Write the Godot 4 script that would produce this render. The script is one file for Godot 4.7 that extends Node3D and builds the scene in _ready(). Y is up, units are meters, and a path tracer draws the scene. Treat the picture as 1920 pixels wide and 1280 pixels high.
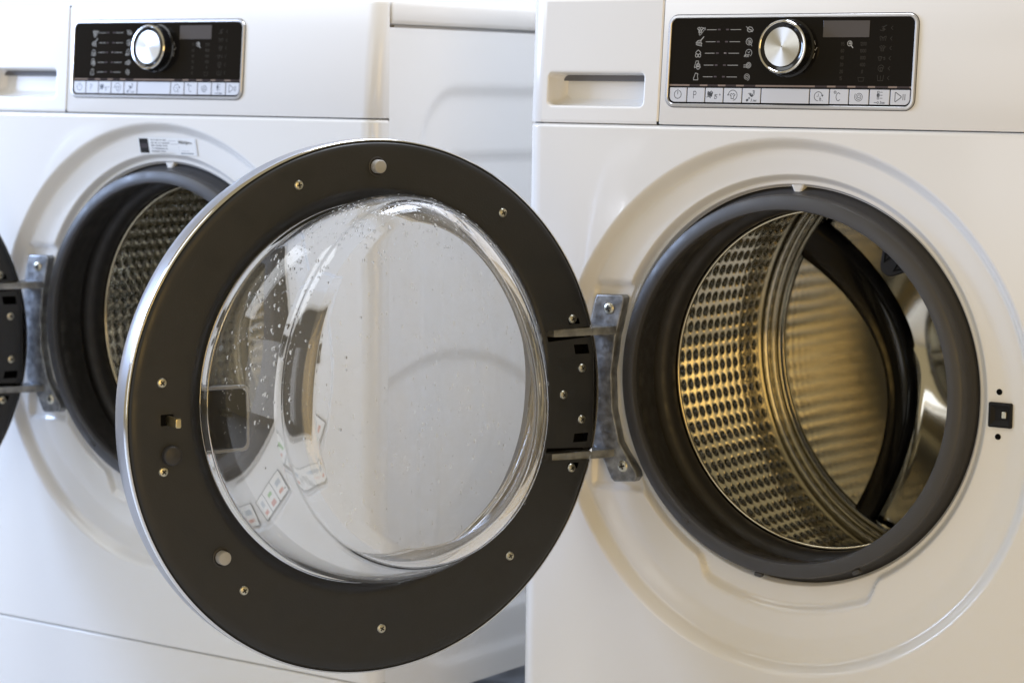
extends Node3D

# Two front-loading washing machines with their doors open. Units are metres, y is up; the front panels lie near z = 0.

const TAU_ := PI * 2.0
const CAM_POS := Vector3(1.29876, 0.70542, 1.88044)
const RING_Y := 0.423      # centre height of the round recess for the door
const RING_R := 0.2455
const PORT_Y := 0.442      # centre height of the porthole
const PORT_R := 0.181
const SEAM_Y := 0.676      # seam between front panel and control fascia
const LEAN := 0.07         # the fascia leans back
const LEFT_X := -0.288
const RIGHT_X := 0.301
const TOP_Y := 0.795
const SIDE_Z := -0.020

var M := {}
var rng := RandomNumberGenerator.new()
var art: Image


func _ready():
	rng.seed = 71
	# ---------- camera
	var cam := Camera3D.new()
	cam.name = "camera"
	cam.position = CAM_POS
	cam.rotation = Vector3(-0.105091, 0.611951, 0.01234)
	cam.fov = 16.37
	cam.near = 0.05
	cam.far = 60.0
	var look := CameraAttributesPhysical.new()
	look.frustum_focal_length = 83.46
	look.frustum_focus_distance = 2.10
	look.frustum_near = 0.05
	look.frustum_far = 60.0
	look.exposure_aperture = 8.0
	cam.attributes = look
	add_child(cam)
	cam.current = true
	# ---------- surroundings and exposure
	var we := WorldEnvironment.new()
	we.name = "world_environment"
	var env := Environment.new()
	env.background_mode = Environment.BG_COLOR
	env.background_color = Color(0.39, 0.325, 0.20).linear_to_srgb()
	env.tonemap_mode = Environment.TONE_MAPPER_LINEAR
	env.tonemap_exposure = 0.92
	env.sdfgi_enabled = true
	env.ssao_enabled = true
	env.ssil_enabled = true
	we.environment = env
	add_child(we)
	# ---------- lamps: a cool window far left, a cool daylight opening ahead, a warm ceiling lamp on the right
	area("window_light", Vector3(-2.4, 1.25, 0.95), Vector3(-0.4, 0.6, 0.0), Vector2(0.9, 0.9), Color(0.50, 0.66, 1.0), 7.6)
	area("daylight", Vector3(-0.25, 0.80, 2.4), Vector3(-0.2, 0.60, 0.0), Vector2(0.75, 1.1), Color(0.88, 0.92, 1.0), 0.46)
	area("ceiling_light", Vector3(-1.2, 2.0, 1.3), Vector3(-0.3, 0.6, 0.0), Vector2(1.2, 1.2), Color(0.88, 0.93, 1.0), 1.6)
	area("ceiling_panel", Vector3(0.12, 1.7, -0.12), Vector3(-0.15, 0.5, -0.14), Vector2(0.5, 0.5), Color(0.82, 0.88, 1.0), 1.6)
	area("warm_lamp", Vector3(1.75, 0.65, 1.35), Vector3(0.35, 0.40, 0.0), Vector2(1.0, 1.0), Color(1.0, 0.64, 0.20), 1.0)
	make_materials()
	# ---------- the setting
	var g := B.new()
	g.box(Vector3(-0.3, -0.02, 0.6), Vector3(7.0, 0.04, 5.0))
	struct("floor", g, M.floor)
	g = B.new()
	g.box(Vector3(-0.3, 1.3, -0.98), Vector3(7.0, 2.6, 0.1))
	struct("wall", g, M.wall)
	# ---------- the two machines
	var right := make_machine()
	right.position = Vector3(0.278, 0, 0)
	var left := right.duplicate()
	left.name = "washing_machine_001"
	add_child(left)
	left.position = Vector3(0.278 - 0.7637, 0, 0.0073)
	rating_label(left.get_node("front_panel"))
	care_card(left.get_node("front_panel"))
	right.set_meta("label", "right white front-loading washing machine, warmly lit, steel drum showing in its porthole")
	left.set_meta("label", "left white front-loading washing machine, out of focus, rating sticker above its porthole")
	for m in [right, left]:
		m.set_meta("category", "washing machine")
		m.set_meta("group", "washing machines in a row with their doors open")


# ------------------------------------------------------------------ scene helpers
func area(called: String, at: Vector3, to: Vector3, size: Vector2, tint: Color, energy: float):
	var l := AreaLight3D.new()
	l.name = called
	l.area_size = size
	l.light_color = tint.linear_to_srgb()
	l.light_energy = energy
	l.area_normalize_energy = true
	l.area_range = 12.0
	l.area_attenuation = 2.0
	l.shadow_enabled = true
	add_child(l)
	l.look_at_from_position(at, to)


func struct(called: String, b: B, m: Material):
	var o := obj(called, b, m, self)
	o.set_meta("kind", "structure")
	return o


func obj(called: String, b: B, m: Material, parent: Node) -> MeshInstance3D:
	return put(called, b.mesh(), m, parent)


func put(called: String, mesh: Mesh, m: Material, parent: Node) -> MeshInstance3D:
	var o := MeshInstance3D.new()
	o.name = numbered(called, parent)
	o.mesh = mesh
	if m:
		o.material_override = m
	parent.add_child(o, true)
	return o


func numbered(called: String, parent: Node) -> String:
	if not parent.has_node(NodePath(called)):
		return called
	var k := 1
	while parent.has_node(NodePath("%s_%03d" % [called, k])):
		k += 1
	return "%s_%03d" % [called, k]


# ------------------------------------------------------------------ mesh builder
class B:
	var v := PackedVector3Array()
	var n := PackedVector3Array()
	var uv := PackedVector2Array()
	var ix := PackedInt32Array()

	func mesh() -> ArrayMesh:
		var a := []
		a.resize(Mesh.ARRAY_MAX)
		a[Mesh.ARRAY_VERTEX] = v
		a[Mesh.ARRAY_NORMAL] = n
		a[Mesh.ARRAY_TEX_UV] = uv
		a[Mesh.ARRAY_INDEX] = ix
		var m := ArrayMesh.new()
		m.add_surface_from_arrays(Mesh.PRIMITIVE_TRIANGLES, a)
		return m

	func tri(i: int, j: int, k: int):
		# clockwise as seen from the side the normals point to
		var f := (v[j] - v[i]).cross(v[k] - v[i])
		if f.dot(n[i] + n[j] + n[k]) > 0.0:
			ix.append_array(PackedInt32Array([i, k, j]))
		else:
			ix.append_array(PackedInt32Array([i, j, k]))

	# A net of quads through rows of points. wrap: the last point of a row joins the first. flip: turns the normals over.
	func net(rows: Array, wrap := true, flip := false, crease := 40.0, skip := {}):
		var nr := rows.size() - 1
		var np: int = rows[0].size()
		var nc := np if wrap else np - 1
		var fn := []
		for r in nr:
			var a: PackedVector3Array = rows[r]
			var b: PackedVector3Array = rows[r + 1]
			var row := PackedVector3Array()
			row.resize(nc)
			for c in nc:
				var d := (c + 1) % np
				var x := (b[d] - a[c]).cross(b[c] - a[d])
				row[c] = (-x if flip else x).normalized()
			fn.append(row)
		var lim := cos(deg_to_rad(crease))
		for r in nr:
			var a: PackedVector3Array = rows[r]
			var b: PackedVector3Array = rows[r + 1]
			for c in nc:
				if not skip.is_empty() and skip.has(r * np + c):
					continue
				var d := (c + 1) % np
				var f: Vector3 = fn[r][c]
				var at := v.size()
				var corner := [a[c], a[d], b[d], b[c]]
				for k in 4:
					var rr := r + (-1 if k < 2 else 1)
					var cc := c + (-1 if k == 0 or k == 3 else 1)
					var s := f
					var c2 := -1
					if wrap:
						c2 = posmod(cc, nc)
					elif cc >= 0 and cc < nc:
						c2 = cc
					if c2 >= 0:
						var q: Vector3 = fn[r][c2]
						if q.dot(f) > lim: s += q
					if rr >= 0 and rr < nr:
						var q2: Vector3 = fn[rr][c]
						if q2.dot(f) > lim: s += q2
						if c2 >= 0:
							var q3: Vector3 = fn[rr][c2]
							if q3.dot(f) > lim: s += q3
					v.append(corner[k])
					n.append(s.normalized())
				uv.append(Vector2(float(c) / nc, float(r) / nr))
				uv.append(Vector2(float(c + 1) / nc, float(r) / nr))
				uv.append(Vector2(float(c + 1) / nc, float(r + 1) / nr))
				uv.append(Vector2(float(c) / nc, float(r + 1) / nr))
				tri(at, at + 1, at + 2)
				tri(at, at + 2, at + 3)

	# Turn a profile of (radius, height along z) round an axis through c.
	func lathe(profile: Array, c := Vector3.ZERO, seg := 128, flip := false, crease := 40.0):
		var rows := []
		for p in profile:
			var row := PackedVector3Array()
			row.resize(seg)
			for i in seg:
				var t := TAU * i / seg
				row[i] = c + Vector3(p.x * cos(t), p.x * sin(t), p.y)
			rows.append(row)
		net(rows, true, flip, crease)

	func cap(loop: PackedVector3Array, toward: Vector3):
		var c := Vector3.ZERO
		for p in loop: c += p
		c /= loop.size()
		var x := (loop[0] - c).normalized()
		var y := toward.cross(x).normalized()
		var flat := PackedVector2Array()
		for p in loop: flat.append(Vector2((p - c).dot(x), (p - c).dot(y)))
		var t := Geometry2D.triangulate_polygon(flat)
		var at := v.size()
		for p in loop:
			v.append(p)
			n.append(toward.normalized())
			uv.append(Vector2(0.5, 0.5))
		for k in range(0, t.size(), 3):
			tri(at + t[k], at + t[k + 1], at + t[k + 2])

	# An outline in the xy plane drawn out along z from z0 to z1, with a bevel round the front (z1) edge.
	func prism(outline: PackedVector2Array, z0: float, z1: float, bevel := 0.0008, basis := Transform3D()):
		var o := outline
		if Geometry2D.is_polygon_clockwise(o):
			o = o.duplicate()
			o.reverse()
		var rows := []
		var steps := [[0.0, z0], [0.0, z1 - bevel], [0.3, z1 - bevel * 0.3], [1.0, z1]]
		for s in steps:
			var row := PackedVector3Array()
			var moved := inset(o, bevel * s[0])
			for p in moved: row.append(basis * Vector3(p.x, p.y, s[1]))
			rows.append(row)
		net(rows, true, false, 30.0)
		cap(rows[3], basis.basis.z)
		cap(rows[0], -basis.basis.z)

	static func inset(o: PackedVector2Array, d: float) -> PackedVector2Array:
		var out := PackedVector2Array()
		var k := o.size()
		for i in k:
			var a := (o[i] - o[posmod(i - 1, k)]).normalized()
			var b := (o[(i + 1) % k] - o[i]).normalized()
			var m := (Vector2(-a.y, a.x) + Vector2(-b.y, b.x)).normalized()
			out.append(o[i] + m * d / maxf(0.4, m.dot(Vector2(-a.y, a.x))))
		return out

	func box(c: Vector3, s: Vector3, bevel := 0.0, basis := Basis()):
		var o := B.rounded(Vector2(-s.x, -s.y) / 2, Vector2(s.x, s.y) / 2, minf(bevel * 1.5, minf(s.x, s.y) * 0.45), 3 if bevel > 0.0 else 1)
		prism(o, -s.z / 2, s.z / 2, bevel, Transform3D(basis, c))

	static func rounded(lo: Vector2, hi: Vector2, r: float, k := 6) -> PackedVector2Array:
		if r <= 0.0 or k < 2:
			return PackedVector2Array([lo, Vector2(hi.x, lo.y), hi, Vector2(lo.x, hi.y)])
		return B.rounded4(lo, hi, [r, r, r, r], k)

	# corner radii: lower left, lower right, upper right, upper left
	static func rounded4(lo: Vector2, hi: Vector2, rr: Array, k := 6) -> PackedVector2Array:
		var out := PackedVector2Array()
		for q in 4:
			var r: float = maxf(rr[q], 0.00005)
			var c: Vector2 = [Vector2(lo.x + r, lo.y + r), Vector2(hi.x - r, lo.y + r), Vector2(hi.x - r, hi.y - r), Vector2(lo.x + r, hi.y - r)][q]
			for i in k:
				var t := PI + q * PI / 2 + PI / 2 * i / (k - 1)
				out.append(c + r * Vector2(cos(t), sin(t)))
		return out

	static func row3(o: PackedVector2Array, z: float) -> PackedVector3Array:
		var out := PackedVector3Array()
		for p in o: out.append(Vector3(p.x, p.y, z))
		return out


static func sm(a: float, b: float, x: float) -> float:
	return smoothstep(a, b, x)


# ------------------------------------------------------------------ materials
func mat(called: String, linear: Color, rough: float, metal := 0.0, spec := 0.5) -> StandardMaterial3D:
	var m := StandardMaterial3D.new()
	m.resource_name = called
	m.albedo_color = linear.linear_to_srgb()
	m.roughness = rough
	m.metallic = metal
	m.metallic_specular = spec
	return m


func noise_tex(freq: float, lo: float, hi: float, size := 256, s := 1) -> NoiseTexture2D:
	var f := FastNoiseLite.new()
	f.seed = s
	f.frequency = freq
	f.fractal_octaves = 4
	var t := NoiseTexture2D.new()
	t.width = size
	t.height = size
	t.seamless = true
	t.noise = f
	var g := Gradient.new()
	g.colors = PackedColorArray([Color(lo, lo, lo), Color(hi, hi, hi)])
	g.offsets = PackedFloat32Array([0.2, 0.8])
	t.color_ramp = g
	return t


func tri_rough(m: StandardMaterial3D, t: Texture2D, scale: float):
	m.roughness = 1.0
	m.roughness_texture = t
	m.uv1_triplanar = true
	m.uv1_scale = Vector3.ONE * scale


func make_materials():
	M.white = mat("white_enamel", Color(0.80, 0.80, 0.79), 0.16)
	M.white.clearcoat_enabled = true
	M.white.clearcoat = 0.35
	M.white.clearcoat_roughness = 0.06
	M.plastic = mat("white_plastic", Color(0.79, 0.79, 0.785), 0.2)
	M.side = mat("white_side_sheet", Color(0.80, 0.81, 0.82), 0.35)
	M.floor = mat("floor_grey", Color(0.55, 0.54, 0.52), 0.5)
	tri_rough(M.floor, noise_tex(0.02, 0.35, 0.6), 2.0)
	M.wall = mat("wall_white", Color(0.82, 0.83, 0.85), 0.9)
	M.dark = mat("charcoal_plastic", Color(0.0205, 0.022, 0.0255), 0.42)
	tri_rough(M.dark, noise_tex(0.02, 0.34, 0.56, 256, 4), 4.0)
	M.dark.heightmap_enabled = true
	M.dark.heightmap_scale = 0.006
	M.dark.heightmap_texture = noise_tex(0.22, 0.0, 1.0, 512, 9)
	M.gap = mat("shaded_gap", Color(0.13, 0.13, 0.14), 0.5)
	M.black = mat("black_void", Color(0.004, 0.004, 0.004), 0.7, 0.0, 0.15)
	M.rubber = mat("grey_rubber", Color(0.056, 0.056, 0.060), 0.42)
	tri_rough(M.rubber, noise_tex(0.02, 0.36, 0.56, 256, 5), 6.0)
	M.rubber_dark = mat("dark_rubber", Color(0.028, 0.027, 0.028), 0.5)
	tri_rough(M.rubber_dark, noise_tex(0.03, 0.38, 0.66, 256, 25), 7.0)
	M.silver = mat("satin_silver_trim", Color(0.40, 0.40, 0.42), 0.34, 0.8)
	M.chrome = mat("polished_edge", Color(0.8, 0.8, 0.8), 0.12, 1.0)
	M.bezel = mat("silver_bezel", Color(0.60, 0.60, 0.61), 0.3, 0.75)
	M.zinc = mat("cast_zinc", Color(0.44, 0.46, 0.49), 0.42, 0.65)
	tri_rough(M.zinc, noise_tex(0.035, 0.28, 0.62, 256, 6), 12.0)
	M.zinc.albedo_texture = noise_tex(0.02, 0.72, 1.0, 256, 16)
	M.screw = mat("zinc_plated_screw", Color(0.62, 0.60, 0.50), 0.3, 1.0)
	M.slot = mat("screw_slot", Color(0.02, 0.02, 0.018), 0.7)
	M.socket = mat("matt_black_plastic", Color(0.012, 0.012, 0.013), 0.55, 0.0, 0.3)
	M.hook = mat("yellow_zinc_hook", Color(0.72, 0.63, 0.40), 0.28, 1.0)
	M.peg = mat("pale_grey_rubber", Color(0.42, 0.42, 0.42), 0.5)
	M.peg_base = mat("charcoal_socket", Color(0.035, 0.034, 0.036), 0.5)
	M.steel = mat("stainless_steel", Color(0.74, 0.72, 0.65), 0.12, 1.0)
	M.steel.heightmap_enabled = true
	M.steel.heightmap_scale = 0.02
	M.steel.heightmap_texture = noise_tex(0.006, 0.0, 1.0, 256, 12)
	M.steel.uv1_triplanar = true
	M.steel.uv1_scale = Vector3.ONE * 3.0
	M.brass = mat("drum_lip_steel", Color(0.70, 0.62, 0.45), 0.16, 1.0)
	M.knob = mat("glossy_black_knob", Color(0.008, 0.008, 0.009), 0.12)
	M.brushed = mat("turned_aluminium", Color(0.78, 0.78, 0.76), 0.30, 1.0)
	M.brushed.anisotropy_enabled = true
	M.brushed.anisotropy = 0.85
	M.glass = mat("clear_glass", Color(1, 1, 1), 0.0)
	M.glass.albedo_color.a = 0.0
	M.glass.transparency = BaseMaterial3D.TRANSPARENCY_ALPHA
	M.glass.refraction_enabled = true
	M.glass.refraction_scale = 0.05
	M.bowl = M.glass.duplicate()
	M.bowl.resource_name = "limescaled_glass"
	M.cup = mat("black_cup", Color(0.008, 0.008, 0.009), 0.3)
	M.water = M.glass.duplicate()
	M.water.resource_name = "water"
	M.water.refraction_scale = 0.033
	M.pane = mat("clear_outer_pane", Color(0.85, 0.87, 0.9), 0.05)
	M.pane.albedo_color.a = 0.12
	M.pane.transparency = BaseMaterial3D.TRANSPARENCY_ALPHA
	draw_art()
	M.print = mat("printed_glass", Color(1, 1, 1), 0.08, 0.0, 0.30)
	M.print.albedo_texture = ImageTexture.create_from_image(art)
	M.button = mat("printed_buttons", Color(1, 1, 1), 0.35)
	M.button.albedo_texture = M.print.albedo_texture
	M.screen = mat("display_window", Color(0.085, 0.078, 0.078), 0.12)


# ------------------------------------------------------------------ the print on the control panel (flat lettering and pictograms)
const AX0 := -131.0
const AY0 := 15.0
const AS := 6.0     # texture pixels a millimetre


func tp(p: Vector2) -> Vector2:
	return Vector2((p.x - AX0) * AS, art.get_height() - (p.y - AY0) * AS)


func dab(x: int, y: int, c: Color, a: float):
	if x < 0 or y < 0 or x >= art.get_width() or y >= art.get_height() or a <= 0.0:
		return
	art.set_pixel(x, y, art.get_pixel(x, y).lerp(c, minf(a, 1.0)))


# A stroke through points given in millimetres.
func stroke(pts: Array, c: Color, w := 0.42):
	var hw := w * AS / 2
	for i in pts.size() - 1:
		var a := tp(pts[i])
		var b := tp(pts[i + 1])
		for y in range(int(minf(a.y, b.y) - hw - 1), int(maxf(a.y, b.y) + hw + 2)):
			for x in range(int(minf(a.x, b.x) - hw - 1), int(maxf(a.x, b.x) + hw + 2)):
				var p := Vector2(x + 0.5, y + 0.5)
				var q := Geometry2D.get_closest_point_to_segment(p, a, b)
				dab(x, y, c, clampf(hw + 0.5 - p.distance_to(q), 0.0, 1.0))


func arc(c: Vector2, r: float, a0: float, a1: float, rx := 1.0) -> Array:
	var out := []
	for i in 19:
		var t := deg_to_rad(lerpf(a0, a1, i / 18.0))
		out.append(c + Vector2(cos(t) * rx, sin(t)) * r)
	return out


func spiral(c: Vector2, r0: float, r1: float, turns: float) -> Array:
	var out := []
	for i in 60:
		var f := i / 59.0
		var t := f * turns * TAU_
		out.append(c + Vector2(cos(t), -sin(t)) * lerpf(r0, r1, f))
	return out


func at(c: Vector2, s: float, pts: Array) -> Array:
	var out := []
	for p in pts:
		out.append(c + Vector2(p[0], p[1]) * s)
	return out


func fill(lo: Vector2, hi: Vector2, c: Color):
	var a := tp(Vector2(lo.x, hi.y))
	var b := tp(Vector2(hi.x, lo.y))
	art.fill_rect(Rect2i(int(a.x), int(a.y), maxi(1, int(b.x - a.x)), maxi(1, int(b.y - a.y))), c)


func glyph(ch: String) -> Array:
	match ch:
		"0": return [[[0.1, 0.2], [0.1, 0.8], [0.3, 1.0], [0.5, 0.8], [0.5, 0.2], [0.3, 0.0], [0.1, 0.2]]]
		"1": return [[[0.15, 0.8], [0.35, 1.0], [0.35, 0.0]]]
		"2": return [[[0.1, 0.8], [0.3, 1.0], [0.5, 0.8], [0.5, 0.6], [0.1, 0.0], [0.52, 0.0]]]
		"3": return [[[0.1, 0.9], [0.3, 1.0], [0.5, 0.8], [0.3, 0.55], [0.5, 0.25], [0.3, 0.0], [0.08, 0.1]]]
		"4": return [[[0.42, 0.0], [0.42, 1.0], [0.05, 0.3], [0.56, 0.3]]]
		"5": return [[[0.5, 1.0], [0.15, 1.0], [0.12, 0.58], [0.35, 0.62], [0.5, 0.35], [0.35, 0.03], [0.08, 0.05]]]
		"6": return [[[0.48, 0.95], [0.25, 0.9], [0.1, 0.4], [0.2, 0.0], [0.42, 0.05], [0.5, 0.3], [0.4, 0.55], [0.12, 0.45]]]
		"8": return [[[0.3, 0.53], [0.12, 0.75], [0.3, 1.0], [0.48, 0.75], [0.3, 0.53], [0.08, 0.27], [0.3, 0.0], [0.52, 0.27], [0.3, 0.53]]]
		"9": return [[[0.12, 0.05], [0.35, 0.1], [0.5, 0.6], [0.4, 1.0], [0.18, 0.95], [0.1, 0.7], [0.2, 0.45], [0.48, 0.55]]]
		"P": return [[[0.1, 0.0], [0.1, 1.0], [0.38, 1.0], [0.52, 0.85], [0.52, 0.65], [0.38, 0.5], [0.1, 0.5]]]
		"C": return [[[0.6, 0.85], [0.4, 1.0], [0.2, 0.9], [0.08, 0.6], [0.08, 0.4], [0.2, 0.1], [0.4, 0.0], [0.6, 0.15]]]
		"h": return [[[0.1, 0.0], [0.1, 1.0]], [[0.1, 0.5], [0.35, 0.6], [0.45, 0.45], [0.45, 0.0]]]
		"s": return [[[0.42, 0.55], [0.25, 0.62], [0.12, 0.5], [0.38, 0.25], [0.3, 0.02], [0.08, 0.05]]]
		"e": return [[[0.1, 0.32], [0.45, 0.32], [0.42, 0.52], [0.28, 0.62], [0.1, 0.4], [0.15, 0.08], [0.3, 0.0], [0.44, 0.1]]]
		"c": return [[[0.42, 0.52], [0.28, 0.62], [0.1, 0.4], [0.12, 0.1], [0.28, 0.0], [0.42, 0.1]]]
		"'": return [[[0.2, 1.05], [0.15, 0.8]]]
		".": return [[[0.15, 0.0], [0.2, 0.0]]]
	return []


func say(text: String, where: Vector2, high: float, c: Color, w := 0.4, slant := 0.0, step := 0.62):
	var x := 0.0
	for ch in text:
		for line in glyph(ch):
			var pts := []
			for p in line:
				pts.append(where + Vector2(x + p[0] + slant * p[1], p[1]) * high)
			stroke(pts, c, w)
		x += 0.4 if ch in ["1", "'", ".", " "] else step


func shirt(c: Vector2, s: float, col: Color, w := 0.4):
	stroke(at(c, s, [[-0.35, 0.8], [-1.0, 0.45], [-0.75, 0.0], [-0.5, 0.1], [-0.5, -0.9], [0.5, -0.9], [0.5, 0.1], [0.75, 0.0], [1.0, 0.45], [0.35, 0.8], [0.15, 0.55], [-0.15, 0.55], [-0.35, 0.8]]), col, w)


func draw_art():
	art = Image.create(int(253 * AS), int(87 * AS), false, Image.FORMAT_RGB8)
	var ground := Color(0.009, 0.0075, 0.007).linear_to_srgb()
	art.fill(ground)
	var ink := Color(0.52, 0.52, 0.51)
	ink = Color(0.67, 0.67, 0.66)
	# ten programmes, five on each side, each with a short line and a lamp dash
	for k in 5:
		var y: float = [87.2, 76.3, 65.9, 55.1, 44.5][k]
		var x := -96.4 - 0.55 * k
		var dx := -0.7 * k * 0.55
		stroke([Vector2(-89.6 + dx, y), Vector2(-79.8 + dx, y)], ink, 0.55)
		fill(Vector2(-78.2 + dx, y - 0.7), Vector2(-75.2 + dx, y + 0.7), Color(0.34, 0.31, 0.33))
		fill(Vector2(-69.6 + dx, y - 0.7), Vector2(-66.6 + dx, y + 0.7), Color(0.34, 0.31, 0.33))
		stroke([Vector2(-64.8 + dx, y), Vector2(-54.2 + dx, y)], ink, 0.55)
	fill(Vector2(-70.4, 65.5), Vector2(-68.6, 66.4), Color(0.62, 0.6, 0.6))
	var c := Vector2(-96.0, 86.6)
	shirt(c + Vector2(-0.8, 0.6), 3.0, ink, 0.5)
	stroke(at(c, 1.0, [[-1.2, -4.2], [-0.2, -4.2], [3.2, 0.2], [4.6, 0.8], [4.2, 2.6], [3.2, 1.4], [2.2, 2.6], [1.6, 1.2], [-1.8, -3.4], [-1.2, -4.2]]), ink, 0.5)
	stroke(at(c, 1.0, [[-2.2, 2.4], [-1.6, -1.5], [-0.4, 1.8], [0.2, -0.8]]), ink, 0.5)
	c = Vector2(-97.0, 76.0)
	stroke(at(c, 1.0, [[1.4, 1.6], [4.4, 4.8]]), ink, 0.9)
	stroke(at(c, 1.0, [[1.8, 1.8], [-1.5, 1.4], [-3.4, -0.4], [-3.0, -2.4], [-0.4, -3.0], [2.6, -3.6], [1.8, -1.6], [2.8, -1.4], [1.6, 0.2], [1.8, 1.8]]), ink, 0.55)
	for k in 4:
		stroke(at(c, 1.0, [[-2.4 + k, 0.9], [-2.0 + k, -2.4]]), ink, 0.4)
	stroke(at(c, 1.0, [[-3.2, -0.8], [1.6, -0.4]]), ink, 0.4)
	c = Vector2(-97.6, 65.6)
	stroke(at(c, 1.0, [[-2.0, -0.6], [-2.6, 0.8], [-1.6, 2.0], [0, 3.2], [1.6, 2.0], [2.6, 0.8], [2.0, -0.6]]), ink, 0.6)
	stroke(arc(c + Vector2(-1.5, -1.8), 1.5, 40, 400, 0.9), ink, 0.6)
	stroke(arc(c + Vector2(1.5, -1.8), 1.5, -220, 140, 0.9), ink, 0.6)
	c = Vector2(-97.6, 55.2)
	stroke(at(c, 1.0, [[-3.0, -2.6], [-3.2, -1.8], [-1.8, 3.6], [0.8, 3.6], [1.0, 2.0], [-0.6, 1.2], [-1.6, -2.0], [-3.0, -2.6]]), ink, 0.55)
	stroke(arc(c + Vector2(0.6, -0.4), 1.2, 0, 360), ink, 0.6)
	stroke(arc(c + Vector2(0.7, -2.4), 1.5, 0, 360), ink, 0.6)
	stroke(at(c, 1.0, [[1.0, 1.6], [2.4, 0.4], [3.2, -2.4]]), ink, 0.5)
	c = Vector2(-98.6, 44.6)
	stroke(at(c, 1.0, [[-2.4, -3.0], [-2.6, -2.0], [-0.8, 3.2], [0.6, 3.0], [2.0, 2.4], [1.4, 1.4], [2.2, -2.4], [2.0, -3.0], [-2.4, -3.0]]), ink, 0.6)
	c = Vector2(-45.0, 87.4)
	stroke(at(c, 1.0, [[-3.8, 2.4], [3.0, -2.2]]), ink, 0.55)
	stroke(at(c, 1.0, [[3.6, -0.6], [1.8, 1.8], [-0.8, 2.2], [-2.6, 0.4], [-2.4, -1.4], [-0.6, -2.4], [1.8, -2.0], [3.6, -0.6]]), ink, 0.6)
	stroke(at(c, 1.0, [[-1.8, -0.6], [0.4, -0.2], [2.0, -0.4]]), ink, 0.4)
	c = Vector2(-45.0, 76.4)
	stroke(arc(c, 3.1, 0, 360), ink, 0.5)
	for k in 4:
		stroke(at(c, 1.0, [[-2.6 + k * 0.5, 1.4 - k * 1.1], [-0.4 + k * 0.9, 2.6 - k * 1.1]]), ink, 0.4)
		stroke(at(c, 1.0, [[0.2 + k * 0.6, -2.6 + k * 0.5], [-0.4 + k * 0.7, 0.6 + k * 0.3]]), ink, 0.35)
	stroke(at(c, 1.0, [[2.0, -2.4], [2.6, -3.6], [3.0, -4.0]]), ink, 0.5)
	c = Vector2(-45.2, 66.0)
	stroke(arc(c + Vector2(0.4, 0.2), 3.2, -60, 200), ink, 0.55)
	stroke(at(c, 1.0, [[-0.6, 1.2], [0.4, 0.2], [1.6, 1.6]]), ink, 0.5)
	say("30'", c + Vector2(-2.4, -3.4), 2.4, ink, 0.45, 0.15)
	for k in 3:
		stroke(at(c, 1.0, [[-4.2 + k * 0.6, -3.2], [-3.4 + k * 0.6, -1.4]]), ink, 0.5)
	c = Vector2(-45.4, 55.2)
	stroke(spiral(c + Vector2(1.0, 0.2), 0.4, 2.9, 2.4), ink, 0.5)
	for k in 6:
		stroke(at(c, 1.0, [[-3.6 + (k % 3) * 1.1, -1.8 + (k / 3) * 1.8], [-3.4 + (k % 3) * 1.1, -1.5 + (k / 3) * 1.8]]), ink, 0.8)
	c = Vector2(-45.6, 44.6)
	stroke(spiral(c, 0.5, 3.3, 2.2), ink, 0.45)
	# tick marks to the right of the dial
	stroke([Vector2(21.0, 77.0), Vector2(22.2, 73.6)], ink, 0.5)
	stroke([Vector2(21.4, 69.6), Vector2(22.4, 68.6), Vector2(24.0, 71.0)], ink, 0.6)
	stroke([Vector2(22.0, 66.0), Vector2(20.6, 61.6)], ink, 0.6)
	# unlit numbers and symbols on the right half
	var dim := Color(0.235, 0.225, 0.215)
	for k in 6:
		say(["95", "60", "40", "30", "20", "15"][k], Vector2(47.4, 72.8 - 6.05 * k), 2.9, dim, 0.38)
	for k in 5:
		var s: String = ["1200", "1000", "800", "400", "0"][k]
		say(s, Vector2(69.6 - 0.9 * s.length(), 72.8 - 6.05 * k), 2.9, dim, 0.38)
	stroke(at(Vector2(68.8, 43.4), 1.0, [[-3.0, 1.6], [-2.2, -1.8], [2.2, -1.8], [3.0, 1.6], [-3.0, 1.4]]), dim, 0.4)
	stroke(arc(Vector2(56.0, 74.6), 2.2, 0, 360), Color(0.72, 0.72, 0.71), 0.5)
	stroke([Vector2(57.4, 73.0), Vector2(59.2, 70.8)], Color(0.72, 0.72, 0.71), 0.8)
	stroke([Vector2(55.0, 74.8), Vector2(57.6, 74.8)], Color(0.72, 0.72, 0.71), 0.6)
	stroke([Vector2(56.3, 76.2), Vector2(56.3, 73.4)], Color(0.72, 0.72, 0.71), 0.6)
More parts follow.
